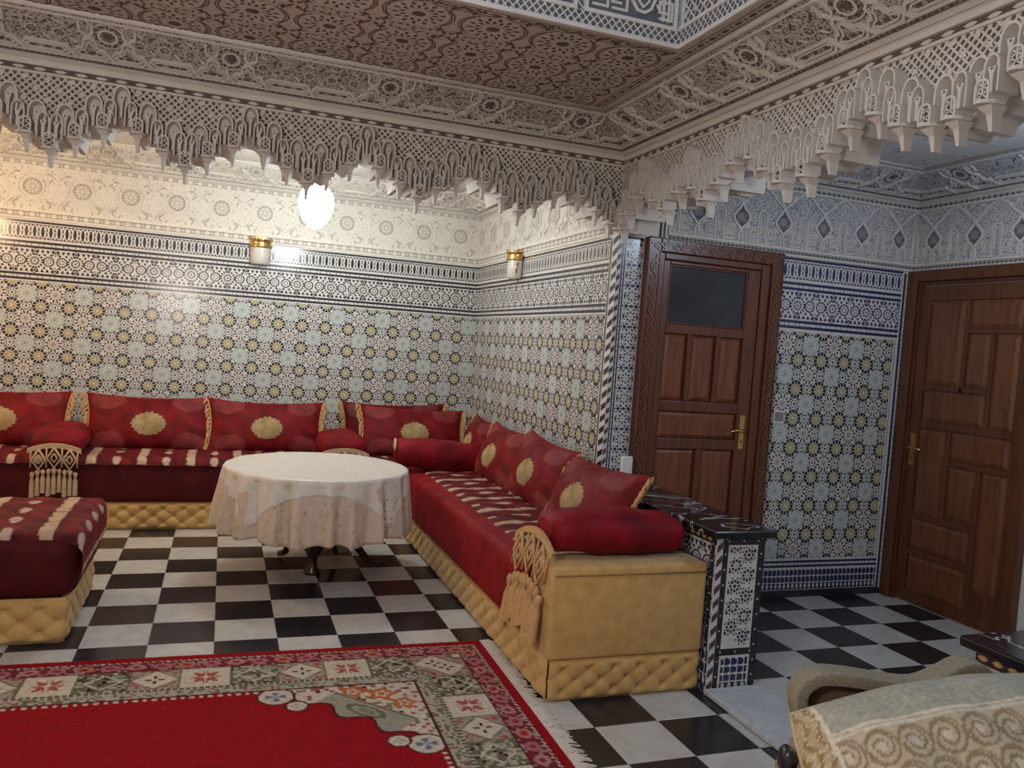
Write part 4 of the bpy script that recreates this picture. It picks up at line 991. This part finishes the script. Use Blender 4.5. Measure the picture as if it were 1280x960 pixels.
# ---- cushions
GOLD = np.array([.50,.36,.17])
def pillow(name, W, H, T, color, parent, m='cushion_velvet', nu=90, nv=56, sag=0.0, pinch=.075):
    u = np.linspace(-1, 1, nu); v = np.linspace(-1, 1, nv); U, V = np.meshgrid(u, v)
    prof = np.clip(1-np.abs(U)**2.6, 0, 1)**.55*np.clip(1-np.abs(V)**2.6, 0, 1)**.55
    X = U*W/2*(1-pinch*(1-V**2)); Z = V*H/2*(1-pinch*1.6*(1-U**2)); wr = .006*np.sin(X*31+Z*17)*prof
    Z = Z - sag*(1-U**2)*(V > 0)*V
    Pf = np.stack([X, -(T/2*prof+wr), Z], -1); Pb = np.stack([X, T/2*prof*.8, Z], -1)
    Cf = color(X, Z); Cb = np.empty_like(Cf); Cb[:] = (.16,.006,.010)
    vf = np.concatenate([Pf.reshape(-1,3), Pb.reshape(-1,3)]); cc = np.concatenate([Cf.reshape(-1,3), Cb.reshape(-1,3)])
    a = (np.arange(nv-1)[:, None]*nu+np.arange(nu-1)[None, :]).ravel(); f1 = np.stack([a, a+1, a+nu+1, a+nu], 1); f2 = np.stack([a, a+nu, a+nu+1, a+1], 1)+nu*nv
    return link(name, mesh(name, vf, np.concatenate([f1, f2]), m, None, True, cc), parent)
def medallion(X, Z, W, H, base=(.185,.005,.008)):
    C = np.empty(X.shape+(3,)); C[:] = base; n = np.sin(X*19+2*np.sin(Z*13))*np.sin(Z*23); C[n > .6] = np.array(base)*.75
    for cx, cz, rx, rz in ((-.32*W, .36*H, .13*W, .17*H), (.30*W, .36*H, .13*W, .17*H), (-.30*W, -.36*H, .13*W, .16*H), (.32*W, -.36*H, .13*W, .16*H)):
        e = ((X-cx)/rx)**2+((Z-cz)/rz)**2; C[e < 1] = np.array(base)*1.0+np.array([.05,.028,.026])
    th = np.arctan2((Z+.028)/.090, X/.122); r = np.hypot(X/.122, (Z+.028)/.090)
    k = r < 1+.05*np.sign(np.cos(18*th))*np.abs(np.cos(18*th))**.5; C[k] = GOLD
    C[k] = GOLD*(1-.28*(np.sin(r[k]*20+1.2*np.cos(9*th[k]))**2)[:, None])
    return C
def tassel(q, p, L, r, mi=0):
    x, y, z = p; q.lathe([(r*.35,0),(r*.9,-L*.06),(r*.9,-L*.16),(r*.5,-L*.22),(r*1.0,-L*.38),(r*1.15,-L)], (x,y,z), 6, mi)
def side_trim(W, H, sg, parent, m='trim_gold', pinch=.075):
    """crocheted edging with small tassels on one end of a cushion"""
    q = G(); pts = []
    for k in range(13):
        v = -1+2*k/12; pts.append((sg*W/2*(1-pinch*(1-v*v)), 0, v*H/2*.96))
    q.tube(pts, .008, 6)
    for k, (x, y, z) in enumerate(pts):
        L = .05+.015*(k % 3); q.tube([(x, 0, z), (x+sg*.016, -.010, z-.012), (x+sg*.026, -.014, z-L*.5), (x+sg*.028, -.012, z-L)], [.006,.010,.008,.011], 5)
        q.tube([(x, 0, z), (x+sg*.030, -.004, z+.010), (x+sg*.032, 0, z-.022)], .005, 4)
    return q.obj('tassel_edging', m, parent, True)
proto_mesh = {}
def cushion(label, loc, face, tilt, W=.93, H=.46, T=.20, roll_=0.0, group='medallion cushions along the banquettes', tint=1.0):
    """face: angle of the direction the cushion looks to (0 = towards -Y), tilt: leaning back"""
    o = thing('cushion', label, 'cushion', loc, 0, group); o.rotation_mode = 'YXZ'
    mt = Matrix.Translation(loc) @ Matrix.Rotation(face, 4, 'Z') @ Matrix.Rotation(-tilt, 4, 'X') @ Matrix.Rotation(roll_, 4, 'Y')
    o.matrix_world = mt; key = (W, H, T, tint)
    if key not in proto_mesh:
        b = pillow('cushion_body', W, H, T, lambda X, Z: medallion(X, Z, W, H, (.185*tint,.005,.008)), o); t1 = side_trim(W, H, -1, o); t2 = side_trim(W, H, 1, o)
        q = G(); q.tube([(W/2*(-1+2*k/20)*1.0, 0, H/2*(1-.12*(1-(-1+2*k/20)**2))) for k in range(21)], .006, 6); pp = q.obj('piping', 'velvet_bright', o, True)
        proto_mesh[key] = [b, t1, t2, pp]
    else:
        for c in proto_mesh[key]:
            d = c.copy(); COL.objects.link(d); d.parent = o
    return o
zc = .535
cushion('red medallion cushion at far left edge of the back row, cut by the frame', (-.98,.715,zc+.205), .02, .38)
cushion('red medallion cushion on the back banquette, third from the right, above the floor gap', (.045,.715,zc+.205), .02, .38, roll_=.0)
cushion('red medallion cushion on the back banquette just left of the round table', (.935,.715,zc+.20), .02, .38, roll_=0)
cushion('corner red cushion with its medallion above the long bolster', (2.155,.63,zc+.205), .0, .42, roll_=.03)
cushion('dark red cushion mostly hidden behind the corner medallion cushion', (2.04,.895,zc+.205), -.02, .10, roll_=-.02, tint=.7)
cushion('tilted red cushion in the corner peeking above the bolster', (2.60,.14,zc+.20), -PI/2-.1, .30, .80, .42, .18, 0, tint=.9)
cushion('farthest of the three red cushions along the right wall', (2.545,-.66,zc+.20), -PI/2, .36, .86, .46, .22)
cushion('middle one of the three red cushions along the right wall', (2.545,-1.42,zc+.21), -PI/2, .34, .86, .46, .22, .04)
cushion('nearest of the three red cushions, leaning on the low mosaic wall', (2.50,-2.285,zc+.20), -PI/2-.02, .44, .93, .46, .24, -.03)

# ---- arm bolsters with knotted fringe
def plain(X, Z): 
    C = np.empty(X.shape+(3,)); C[:] = (.21,.004,.010); n = np.sin(X*15)*np.sin(Z*11+1); C[n > .5] = (.165,.0035,.008); return C
def macrame(parent, W, H, m, n=3, bow=.02):
    """knotted fringe hanging in the local x-z plane below the origin: band, diamond net, tassels"""
    def arc(x): return -bow*(2*x/W)**2*2
    q = G(); N = 18
    for k in range(N):
        a, b = -W/2+W*k/N, -W/2+W*(k+1)/N
        v = [(a,-.012,arc(a)),(b,-.012,arc(b)),(b,-.014,arc(b)-.032),(a,-.014,arc(a)-.032),(a,.004,arc(a)),(b,.004,arc(b)),(b,.004,arc(b)-.032),(a,.004,arc(a)-.032)]
        q.add(v, [(3,2,1,0),(0,1,5,4),(2,3,7,6)])
    tb = q.obj('fringe_band', m, parent, False)
    q = G(); w_ = W*.86/n; z0 = -.030; dh = H*.40
    for k in range(n):
        c = -W*.43+w_*(k+.5); 
        for s_, r_ in ((1, .008), (.45, .007)):
            zc_ = z0+arc(c)-dh/2
            q.tube([(c,-.016,zc_+dh/2*s_), (c+w_*.46*s_,-.020,zc_), (c,-.016,zc_-dh/2*s_), (c-w_*.46*s_,-.020,zc_), (c,-.016,zc_+dh/2*s_)], r_, 6)
        q.tube([(c-w_*.5,-.012,z0+arc(c)), (c-w_*.5,-.016,z0-dh)], .006, 5); q.tube([(c+w_*.5,-.012,z0+arc(c)), (c+w_*.5,-.016,z0-dh)], .006, 5)
        q.tube([(c,-.016,zc_-dh/2), (c-w_*.25,-.014,zc_-dh/2-.025)], .005, 5); q.tube([(c,-.016,zc_-dh/2), (c+w_*.25,-.014,zc_-dh/2-.025)], .005, 5)
    q.obj('knotted_net', m, parent, True)
    nt = n*3
    for k in range(nt):
        x = -W*.40+W*.80*k/(nt-1); q = G(); tassel(q, (x,-.016+.004*(k % 2), z0-dh-.006+arc(x)), H*.55*(1-.07*((k*7) % 3)), W*.045); q.obj('tassel', m, parent, True)
    return tb
def bolster(label, loc, face, W, L, T, trim=None, slope=0.0, roll_=0.0):
    o = thing('bolster', label, 'bolster', loc, 0, 'plain red bolsters with fringed ends'); o.matrix_world = Matrix.Translation(loc) @ Matrix.Rotation(face, 4, 'Z') @ Matrix.Rotation(slope, 4, 'X') @ Matrix.Rotation(roll_, 4, 'Y')
    u = np.linspace(0, 2*PI, 37); t = np.linspace(0, 1, 30); U, TT = np.meshgrid(u, t)
    fat = .80+.20*np.sin(TT*PI)**.7; end = np.minimum(1, np.minimum(TT, 1-TT)/.05+.001)**.5; k = fat*(.55+.45*end)
    cu_, su = np.cos(U), np.sin(U); X = W/2*np.sign(cu_)*np.abs(cu_)**.75*k; Z = T/2*np.sign(su)*np.abs(su)**.9*k*(1-.0*TT); Y = (TT-.5)*L
    P = np.stack([X, Y, Z+.004*np.sin(Y*30+X*20)], -1); C = plain(X, Y)
    me = gridmesh('bolster_body', P, C, 'cushion_velvet'); link('bolster_body', me, o)
    for s_ in (0, -1):
        ring = P[s_, :-1]; q = G(); q.add([tuple(p) for p in ring], [tuple(range(len(ring)))]); me2 = q.obj('end_cap', 'velvet_bright', o)
    return o
b1 = bolster('red bolster with hanging fringe on the back banquette at far left', (-.515,.42,.645), 0, .36, .50, .19, slope=.10)
tr = macrame(b1, .34, .36, 'trim_beige', 3)
for c in list(b1.children):
    if c.name.split('.')[0] in ('fringe_band','knotted_net','tassel'): c.location = (0, -.262, .022)
b2 = bolster('red bolster half hidden behind the round table', (1.52,.45,.65), 0, .40, .50, .20, slope=.08)
macrame(b2, .38, .30, 'trim_beige', 3)
for c in list(b2.children):
    if c.name.split('.')[0] in ('fringe_band','knotted_net','tassel'): c.location = (0, -.262, .022)
b3 = bolster('long dark red bolster laid across the corner end of the right banquette', (2.20,-.19,.668), PI/2-.16+PI, .26, .72, .24, slope=-.05)
side = G(); side.tube([(.10*math.cos(a), -.36, .09*math.sin(a)) for a in np.linspace(.2, PI-.2, 12)], .010, 6); side.obj('fringe_band', 'trim_beige', b3, True)
b4 = bolster('nearest red bolster with long golden fringe on the gold arm block', (2.345,-2.84,.718), -PI/2+.04, .34, .70, .205, slope=-.035)
macrame(b4, .42, .46, 'trim_gold', 3, .035)
for c in list(b4.children):
    if c.name.split('.')[0] in ('fringe_band','knotted_net','tassel'): c.location = (-.02, -.372, .0); c.rotation_euler = (-.08, 0, 0)

# ---- table, two cloths
TC = (1.18, -1.0); TR, TZ_ = .56, .70
t = thing('pedestal_table', 'dark pedestal table with curved feet, hidden under two cream cloths', 'table', (TC[0], TC[1], 0))
q = G(); q.lathe([(0,.655),(TR-.01,.655),(TR,.665),(TR,.685),(TR-.01,.692),(0,.692)], seg=48); q.obj('table_top', 'wood_dark', t, True)
q = G(); q.lathe([(.0,.0),(.055,.0),(.055,.02),(.030,.05),(.028,.10),(.065,.17),(.075,.24),(.045,.32),(.035,.45),(.05,.56),(.10,.655)], seg=18); q.obj('pedestal', 'wood_dark', t, True)
for k in range(3):
    a = math.radians((113, 10, 60)[k]); c, s_ = math.cos(a), math.sin(a); q = G()
    q.tube([(c*.04,s_*.04,.24), (c*.16,s_*.16,.25), (c*.28,s_*.28,.17), (c*.38,s_*.38,.05), (c*.45,s_*.45,.022)], [.030,.030,.026,.022,.022], 8); q.obj('curved_foot', 'wood_dark', t, True)
def cloth(name, label, radius, z, m, folds, amp, seed, group=None, thick=.004):
    na, nr = 260, 54; th = np.linspace(0, 2*PI, na+1)[:-1]; R = radius(th); rr = np.linspace(0.02, 1, nr)
    P = np.zeros((nr, na, 3)); rs = np.random.RandomState(seed); p1, p2, p3 = rs.rand(3)*6
    for i, f in enumerate(rr):
        s_ = f*R; over = np.clip(s_-TR, 0, None); rc = .016
        arcl = np.minimum(over, rc*PI/2); rad = np.where(over > 0, TR+rc*np.sin(arcl/rc), s_); dz = np.where(over > 0, rc*(1-np.cos(arcl/rc))+np.clip(over-rc*PI/2, 0, None)*.985, 0)
        g = np.clip(dz/.30, 0, 1)
        w_ = (np.sin(th*folds+p1+.9*np.sin(th*3+p2))+.45*np.sin(th*folds*1.7+p3))*amp*g**.8
        rad = rad+w_+.018*g; P[i, :, 0] = TC[0]+rad*np.cos(th); P[i, :, 1] = TC[1]+rad*np.sin(th); P[i, :, 2] = z-dz+.003*np.sin(th*5+f*20)*(over > 0)
    v = P.reshape(-1,3); a = (np.arange(nr-1)[:, None]*na+np.arange(na)[None, :]); b = (np.arange(nr-1)[:, None]*na+(np.arange(na)[None, :]+1) % na)
    f = np.stack([a.ravel(), b.ravel(), b.ravel()+na, a.ravel()+na], 1)
    v = np.concatenate([v, [[TC[0], TC[1], z]]]); f = f.tolist()+[[(k+1) % na, k, len(v)-1] for k in range(na)]
    o = link(name, mesh(name, v, f, m, None, True), None, label, 'tablecloth', group); so_ = o.modifiers.new('thickness', 'SOLIDIFY'); so_.thickness = thick; so_.offset = 1
    return o, P
cu_, Pu = cloth('tablecloth', 'pale beige under-cloth hanging in folds around the round table', lambda th: .950+.012*np.sin(th*9), TZ_-.003, 'cloth_under', 21, .034, 3)
def sq(th):
    a = np.mod(th-math.radians(-93)+PI/4, PI/2)-PI/4; r = .655/np.cos(a); return np.minimum(r, .90-.02*np.cos(a*8))
co_, Po = cloth('tablecloth', 'square cream satin over-cloth whose corners hang over the round table', sq, TZ_+.006, 'cloth_over', 21, .031, 3)
# embroidery of the cloths: stitched sprays lying on the folds
def embroider(P, parent, ths, rows, m, seed):
    q = G(); rs = np.random.RandomState(seed); nr, na = P.shape[:2]
    for t0 in ths:
        c0 = int((t0 % (2*PI))/(2*PI)*na)
        for k in range(26):
            i = int(rows+rs.randint(-7, 8)); j = (c0+rs.randint(-7, 8)) % na; i = max(2, min(nr-2, i))
            p = Vector(P[i, j]); e1 = (Vector(P[i, (j+1) % na])-p).normalized(); e2 = (Vector(P[i+1 if i+1 < nr else i-1, j])-p).normalized(); n = e2.cross(e1).normalized(); n = n if n.dot(p-Vector((TC[0],TC[1],p.z))) > 0 else -n
            a = rs.rand()*6.28; d = e1*math.cos(a)+e2*math.sin(a); s_ = n.cross(d); L = .010
            q.add([tuple(p+n*.007+d*x*L+s_*y*.006) for x, y in ((-1,0),(0,-1),(1,0),(0,1))], [(0,1,2,3)])
    q.obj('embroidery', m, parent, kind='stuff')
embroider(Pu, cu_, [-1.95, -1.42, -.75, -2.6, -.2], 46, 'cloth_stitch', 5)

# ---- rug
rg = thing('rug', 'large red rug with patterned cream border and pale fringe', 'rug', (1.907,-2.317,0), 0); rg.rotation_euler = (0,0,math.radians(-1.1))
RU, RV, st_ = 2.9, 2.3, .0065
du = np.arange(0, RU, st_); dv = np.arange(0, RV, st_); U, V = np.meshgrid(du, dv)
def hsh(i, j, s=0): return np.mod(np.sin(i*12.9898+j*78.233+s*3.7)*43758.5453, 1)
RED = np.array([.27,.003,.007]); C = np.empty(U.shape+(3,)); C[:] = RED
DK = np.array([.075,.012,.016]); CR = np.array([.52,.45,.35]); OL = np.array([.13,.125,.075]); MA = np.array([.17,.015,.025]); GR = np.array([.36,.33,.25]); RO = np.array([.34,.07,.065]); OR = np.array([.42,.12,.035]); BLU = np.array([.14,.15,.24])
D = np.minimum(U, V); A = np.where(U < V, V, U)                           # distance to the edge, run along it
def setm(k, c): C[k] = c
setm((D > .048) & (D < .064), CR); setm((D > .048) & (D < .064) & (np.sin((A+D*1.5)*2*PI/.03) > 0), DK)
k = (D >= .064) & (D < .150); setm(k, MA); p = .105; am = np.mod(A, p)-p/2; e = np.hypot(am/.038, (D-.107)/.030); num = np.floor(A/p)
setm(k & (e < 1), np.array([.40,.20,.17])); setm(k & (e < 1) & (np.mod(num, 2) == 0), np.array([.36,.13,.15])); setm(k & (e < .72) & (np.mod(num, 4) == 1), OR); setm(k & (e < .45), MA*1.6); setm(k & (e >= 1) & (hsh(np.floor(A/.013), np.floor(D/.013)) > .72), np.array([.34,.20,.18]))
setm((D > .150) & (D < .160), DK)
k = (D >= .160) & (D < .352); p = .205; blk = np.floor(A/p); am = np.mod(A, p)-p/2; dm = D-.256; setm(k, CR)
ty = np.mod(blk, 3); r = np.hypot(am, dm); th = np.arctan2(dm, am)
setm(k & (ty == 0) & (r < .062*(.72+.28*np.cos(4*th)**2+.1*np.cos(8*th))), RO); setm(k & (ty == 0) & (r < .014), CR); setm(k & (ty == 0) & ((np.abs(am) < .004) | (np.abs(dm) < .004)) & (r < .07), CR)
dia = np.abs(am)/.10+np.abs(dm)/.095; setm(k & (ty == 1) & (dia > 1), GR*.82); setm(k & (ty == 1) & (dia > 1) & (hsh(np.floor(A/.013), np.floor(D/.013), 2) > .72), RO); setm(k & (ty == 1) & (np.abs(dia-1) < .05), OL)
setm(k & (ty == 1) & (np.abs(am) < .006) & (np.abs(dm) > .014) & (np.abs(dm) < .040), DK*.6); setm(k & (ty == 1) & (np.abs(dm) < .006) & (np.abs(am) > .014) & (np.abs(am) < .040), DK*.6)
h = hsh(np.floor(A/.016), np.floor(D/.016), 5); setm(k & (ty == 2), OL); setm(k & (ty == 2) & (h > .5), GR); setm(k & (ty == 2) & (h > .84), DK*.7); setm(k & (ty == 2) & (dia < 1) & (np.abs(dia-.72) < .06), CR)
setm(k & (np.abs(np.abs(am)-p/2) < .004), OL)
setm((D >= .352) & (D < .372), OL*.8); setm((D >= .352) & (D < .372) & (np.sin(A*2*PI/.026) > .2), CR)
k = (D >= .372) & (D < .440); setm(k, GR); h = hsh(np.floor(A/.014), np.floor(D/.014), 8); setm(k & (h > .66), OL); setm(k & (h > .93), RO)
setm((D >= .434) & (D < .446), DK); k = (D >= .446) & (D < .462) & (np.sin(A*2*PI/.036) > .1); setm(k, CR)
# corner spandrel
a, b = U-.446, V-.446; inn = (a > 0) & (b > 0); s_ = a+b; lim = .60+.045*np.sin((a-b)*2*PI/.30)
k = inn & (s_ < lim); setm(k, CR); h = hsh(np.floor(U/.020), np.floor(V/.020), 3); setm(k & (h > .78), OL*1.3); setm(k & (h > .90), RO); setm(k & (h < .05), DK)
for cx, cz, rr in ((.16,.10,.055), (.08,.20,.045), (.28,.06,.05)): e = np.hypot(a-cx, b-cz)*(1+.25*np.cos(5*np.arctan2(b-cz, a-cx))); setm(k & (e < rr), OR); setm(k & (e < rr*.5), CR); setm(k & (e < rr*.28), OR)
ol = inn & (s_ > .40) & (s_ < lim) & (np.abs(a-b) < .30); setm(ol, GR*.8); setm(ol & (np.abs(s_-.41) < .008), OL*.7); q_ = np.hypot((a-b)/.12, (s_-.50)/.05); setm(ol & (np.abs(q_-1) < .18), OL); setm(ol & (q_ < .5), OL*1.5)
setm(inn & (np.abs(s_-lim) < .012), DK)
for cx, cz, rr, col in ((.60,.06,.070,CR), (.06,.56,.070,CR), (.52,.16,.040,CR), (.16,.52,.040,CR)):
    e = np.hypot(a-cx, b-cz); setm(inn & (e < rr+.010), DK); setm(inn & (e < rr), col); setm(inn & (e < rr*.6) & (np.cos(4*np.arctan2(b-cz, a-cx)) > -.2), BLU if rr > .05 else GR)
C *= (.9+.2*hsh(np.floor(U/st_+.5), np.floor(V/st_+.5)))[..., None]
Z = .010+.0012*hsh(np.floor(U/st_), np.floor(V/st_), 9)
me = gridmesh('rug_pile', np.stack([-U, -V, Z], -1)[:, ::-1], C[:, ::-1], 'rug_pile'); link('pile', me, rg)
q = G(); q.box(-RU, 0, -RV, 0, .0012, .009); q.obj('backing', 'rug_fringe', rg)
q = G()
for k in range(420):
    y = -RV+RV*(k+.5)/420; L = .055+.030*random.random(); dy = random.uniform(-.022, .022)
    q.tube([(-.004, y, .007), (L*.5, y+dy*.4, .010+.006*random.random()), (L, y+dy, .0045)], [.0052,.005,.003], 4, 0, False)
q.obj('fringe', 'rug_fringe', rg, kind='stuff')

# ---- white box behind the near cushion
o = thing('white_box', 'small white upright box on the low wall, peeking above the red cushions', 'box', (2.868, -1.975, .7725))
q = G(); q.box(-.034, .034, -.016, .016, 0, .176); bevel(q.obj('casing', 'white_plastic', o), .008, 3); q = G(); q.box(-.024, .024, -.0175, -.016, .02, .15); q.obj('front_cover', 'white_plastic', o)

# ---- armchair with brocade cushion at the lower right
dr = Vector((.94, -.341, 0)); nr_ = Vector((.341, .94, 0))               # along the arm, away from the camera
ch = thing('armchair', 'armchair with rolling speckled arm and brown seat at lower right corner', 'armchair', (2.10,-4.36,0), math.atan2(dr.y, dr.x))
def sweep(pts, wd, y0, y1, name, m, parent):
    """band of height wd following pts (x,z) in the chair's x-z plane, between depths y0 and y1"""
    q = G(); N = len(pts); P = [Vector((a, b)) for a, b in pts]; v = []
    for i in range(N):
        t_ = (P[min(i+1, N-1)]-P[max(i-1, 0)]).normalized(); n = Vector((-t_.y, t_.x)); a, b = P[i]+n*wd/2, P[i]-n*wd/2
        v += [(a.x, y0, a.y), (a.x, y1, a.y), (b.x, y1, b.y), (b.x, y0, b.y)]
    f = []
    for i in range(N-1):
        for k in range(4): f.append((4*i+k, 4*i+(k+1) % 4, 4*i+4+(k+1) % 4, 4*i+4+k))
    f += [(3,2,1,0), tuple(4*(N-1)+k for k in range(4))]
    q.add(v, f); o_ = q.obj(name, m, parent, True); bevel(o_, .010, 3); return o_
def smooth(pts, n=5):
    out = []
    for i in range(len(pts)-1):
        p0, p1, p2, p3 = [np.array(pts[max(0, min(len(pts)-1, i+d))]) for d in (-1, 0, 1, 2)]
        for k in range(n): t_ = k/n; out.append(tuple(.5*((2*p1)+(-p0+p2)*t_+(2*p0-5*p1+4*p2-p3)*t_**2+(-p0+3*p1-3*p2+p3)*t_**3)))
    return out+[tuple(pts[-1])]
arm = smooth([(.125,.40),(.105,.52),(.086,.600),(.098,.642),(.138,.668),(.196,.672),(.267,.667),(.337,.660),(.420,.660),(.485,.688),(.540,.722),(.585,.728),(.62,.700)])
sweep(arm, .038, -.03, .05, 'arm', 'speckled_cloth', ch)
q = G(); pan = [(.10,.36)]+[(a+.012, b-.016) for a, b in arm[6:48]]+[(.56,.36)]; n = len(pan); q.add([(a,0,b) for a, b in pan]+[(a,.03,b) for a, b in pan], [tuple(range(n)), tuple(range(2*n-1, n-1, -1))]); q.obj('arm_panel', 'brown_cloth', ch)
rbox('seat', .08, .62, -.60, -.0, .30, .435, .04, 'brown_cloth', ch, 4)
q = G(); q.box(.09, .61, -.58, .02, .22, .31); bevel(q.obj('seat_rail', 'wood_dark', ch), .01)
rbox('backrest', .60, .66, -.60, .03, .30, .70, .025, 'speckled_cloth', ch, 3)
post = smooth([(-.02,.30),(-.025,.40),(-.010,.47),(.010,.52),(.034,.555)]); sweep(post, .030, -.205, -.150, 'front_post', 'speckled_cloth', ch)
q = G(); q.lathe([(.0,0),(.026,.004),(.032,.016),(.032,.044),(.026,.056),(0,.06)], seg=18); q.v = [(-.012+x*.66, -.240+z, .520+y*1.2) for x, y, z in q.v]; q.obj('scroll_cap', 'black_wood', ch, True)
for a, b in ((.10,-.56), (.10,.0), (.60,-.56), (.60,.0)):
    q = G(); q.tube([(a,b,.24), (a-.005,b,.12), (a,b,0)], [.024,.018,.014], 10); q.obj('leg', 'wood_dark', ch, True)
def brocade(X, Z):
    W, H = .92, .50; C = np.empty(X.shape+(3,)); C[:] = (.50,.43,.31); n = hsh(np.floor(X/.005), np.floor(Z/.005))
    sage = Z > .115; C[sage] = (.36,.355,.285); C[sage & (n > .7)] = (.42,.41,.33)
    for z0 in (.105, .120, -.165, -.178): C[np.abs(Z-z0-.0) < .0045] = (.66,.60,.48)
    p = .105; row = (Z < .098) & (Z > -.158)
    for z0, sh in ((.045, 0), (-.058, .5)):
        xm = np.mod(X+sh*p, p)-p/2; zz = Z-z0; r = np.hypot(xm, zz); th = np.arctan2(zz, xm); sp = np.abs(np.mod(r-.0075*th/PI*2.2, .022)-.011) < .0042
        C[row & (r < .046) & sp] = (.30,.215,.12); C[row & (r < .013)] = (.62,.56,.44); C[row & (np.abs(r-.049) < .004)] = (.32,.235,.14)
    low = Z < -.185; C[low] = (.22,.12,.045); C[low & (n > .6)] = (.32,.19,.08)
    end = X < -.40; C[end] = (.46,.36,.21); C[end & (np.sin(X*150+np.sin(Z*60)*2) > .3)] = (.30,.20,.09); C[end & (n > .82)] = (.62,.52,.34)
    end2 = (X >= -.40) & (X < -.385); C[end2] = (.66,.60,.48)
    return C
bp_ = thing('brocade_cushion', 'cream and gold brocade cushion lying on the armchair', 'cushion', (0,0,0))
bp_.matrix_world = Matrix.Translation((2.36,-4.79,.565)) @ Matrix.Rotation(math.atan2(dr.y, dr.x), 4, 'Z') @ Matrix.Rotation(-.235, 4, 'Y') @ Matrix.Rotation(-1.0, 4, 'X')
pillow('cushion_body', .70, .46, .27, lambda X, Z: brocade(X*.92/.70, Z*.50/.46), bp_, 'brocade', 150, 100, 0, -.075)
q = G(); q.tube([(.70/2*(-1+2*k/30), 0, .23*(1+.12*(1-(-1+2*k/30)**2))) for k in range(31)], .006, 6); q.tube([(-.35*(1+.075*(1-(-1+2*k/20)**2)), 0, .23*(-1+2*k/20)) for k in range(21)], .006, 6); q.obj('piping', 'trim_beige', bp_, True)
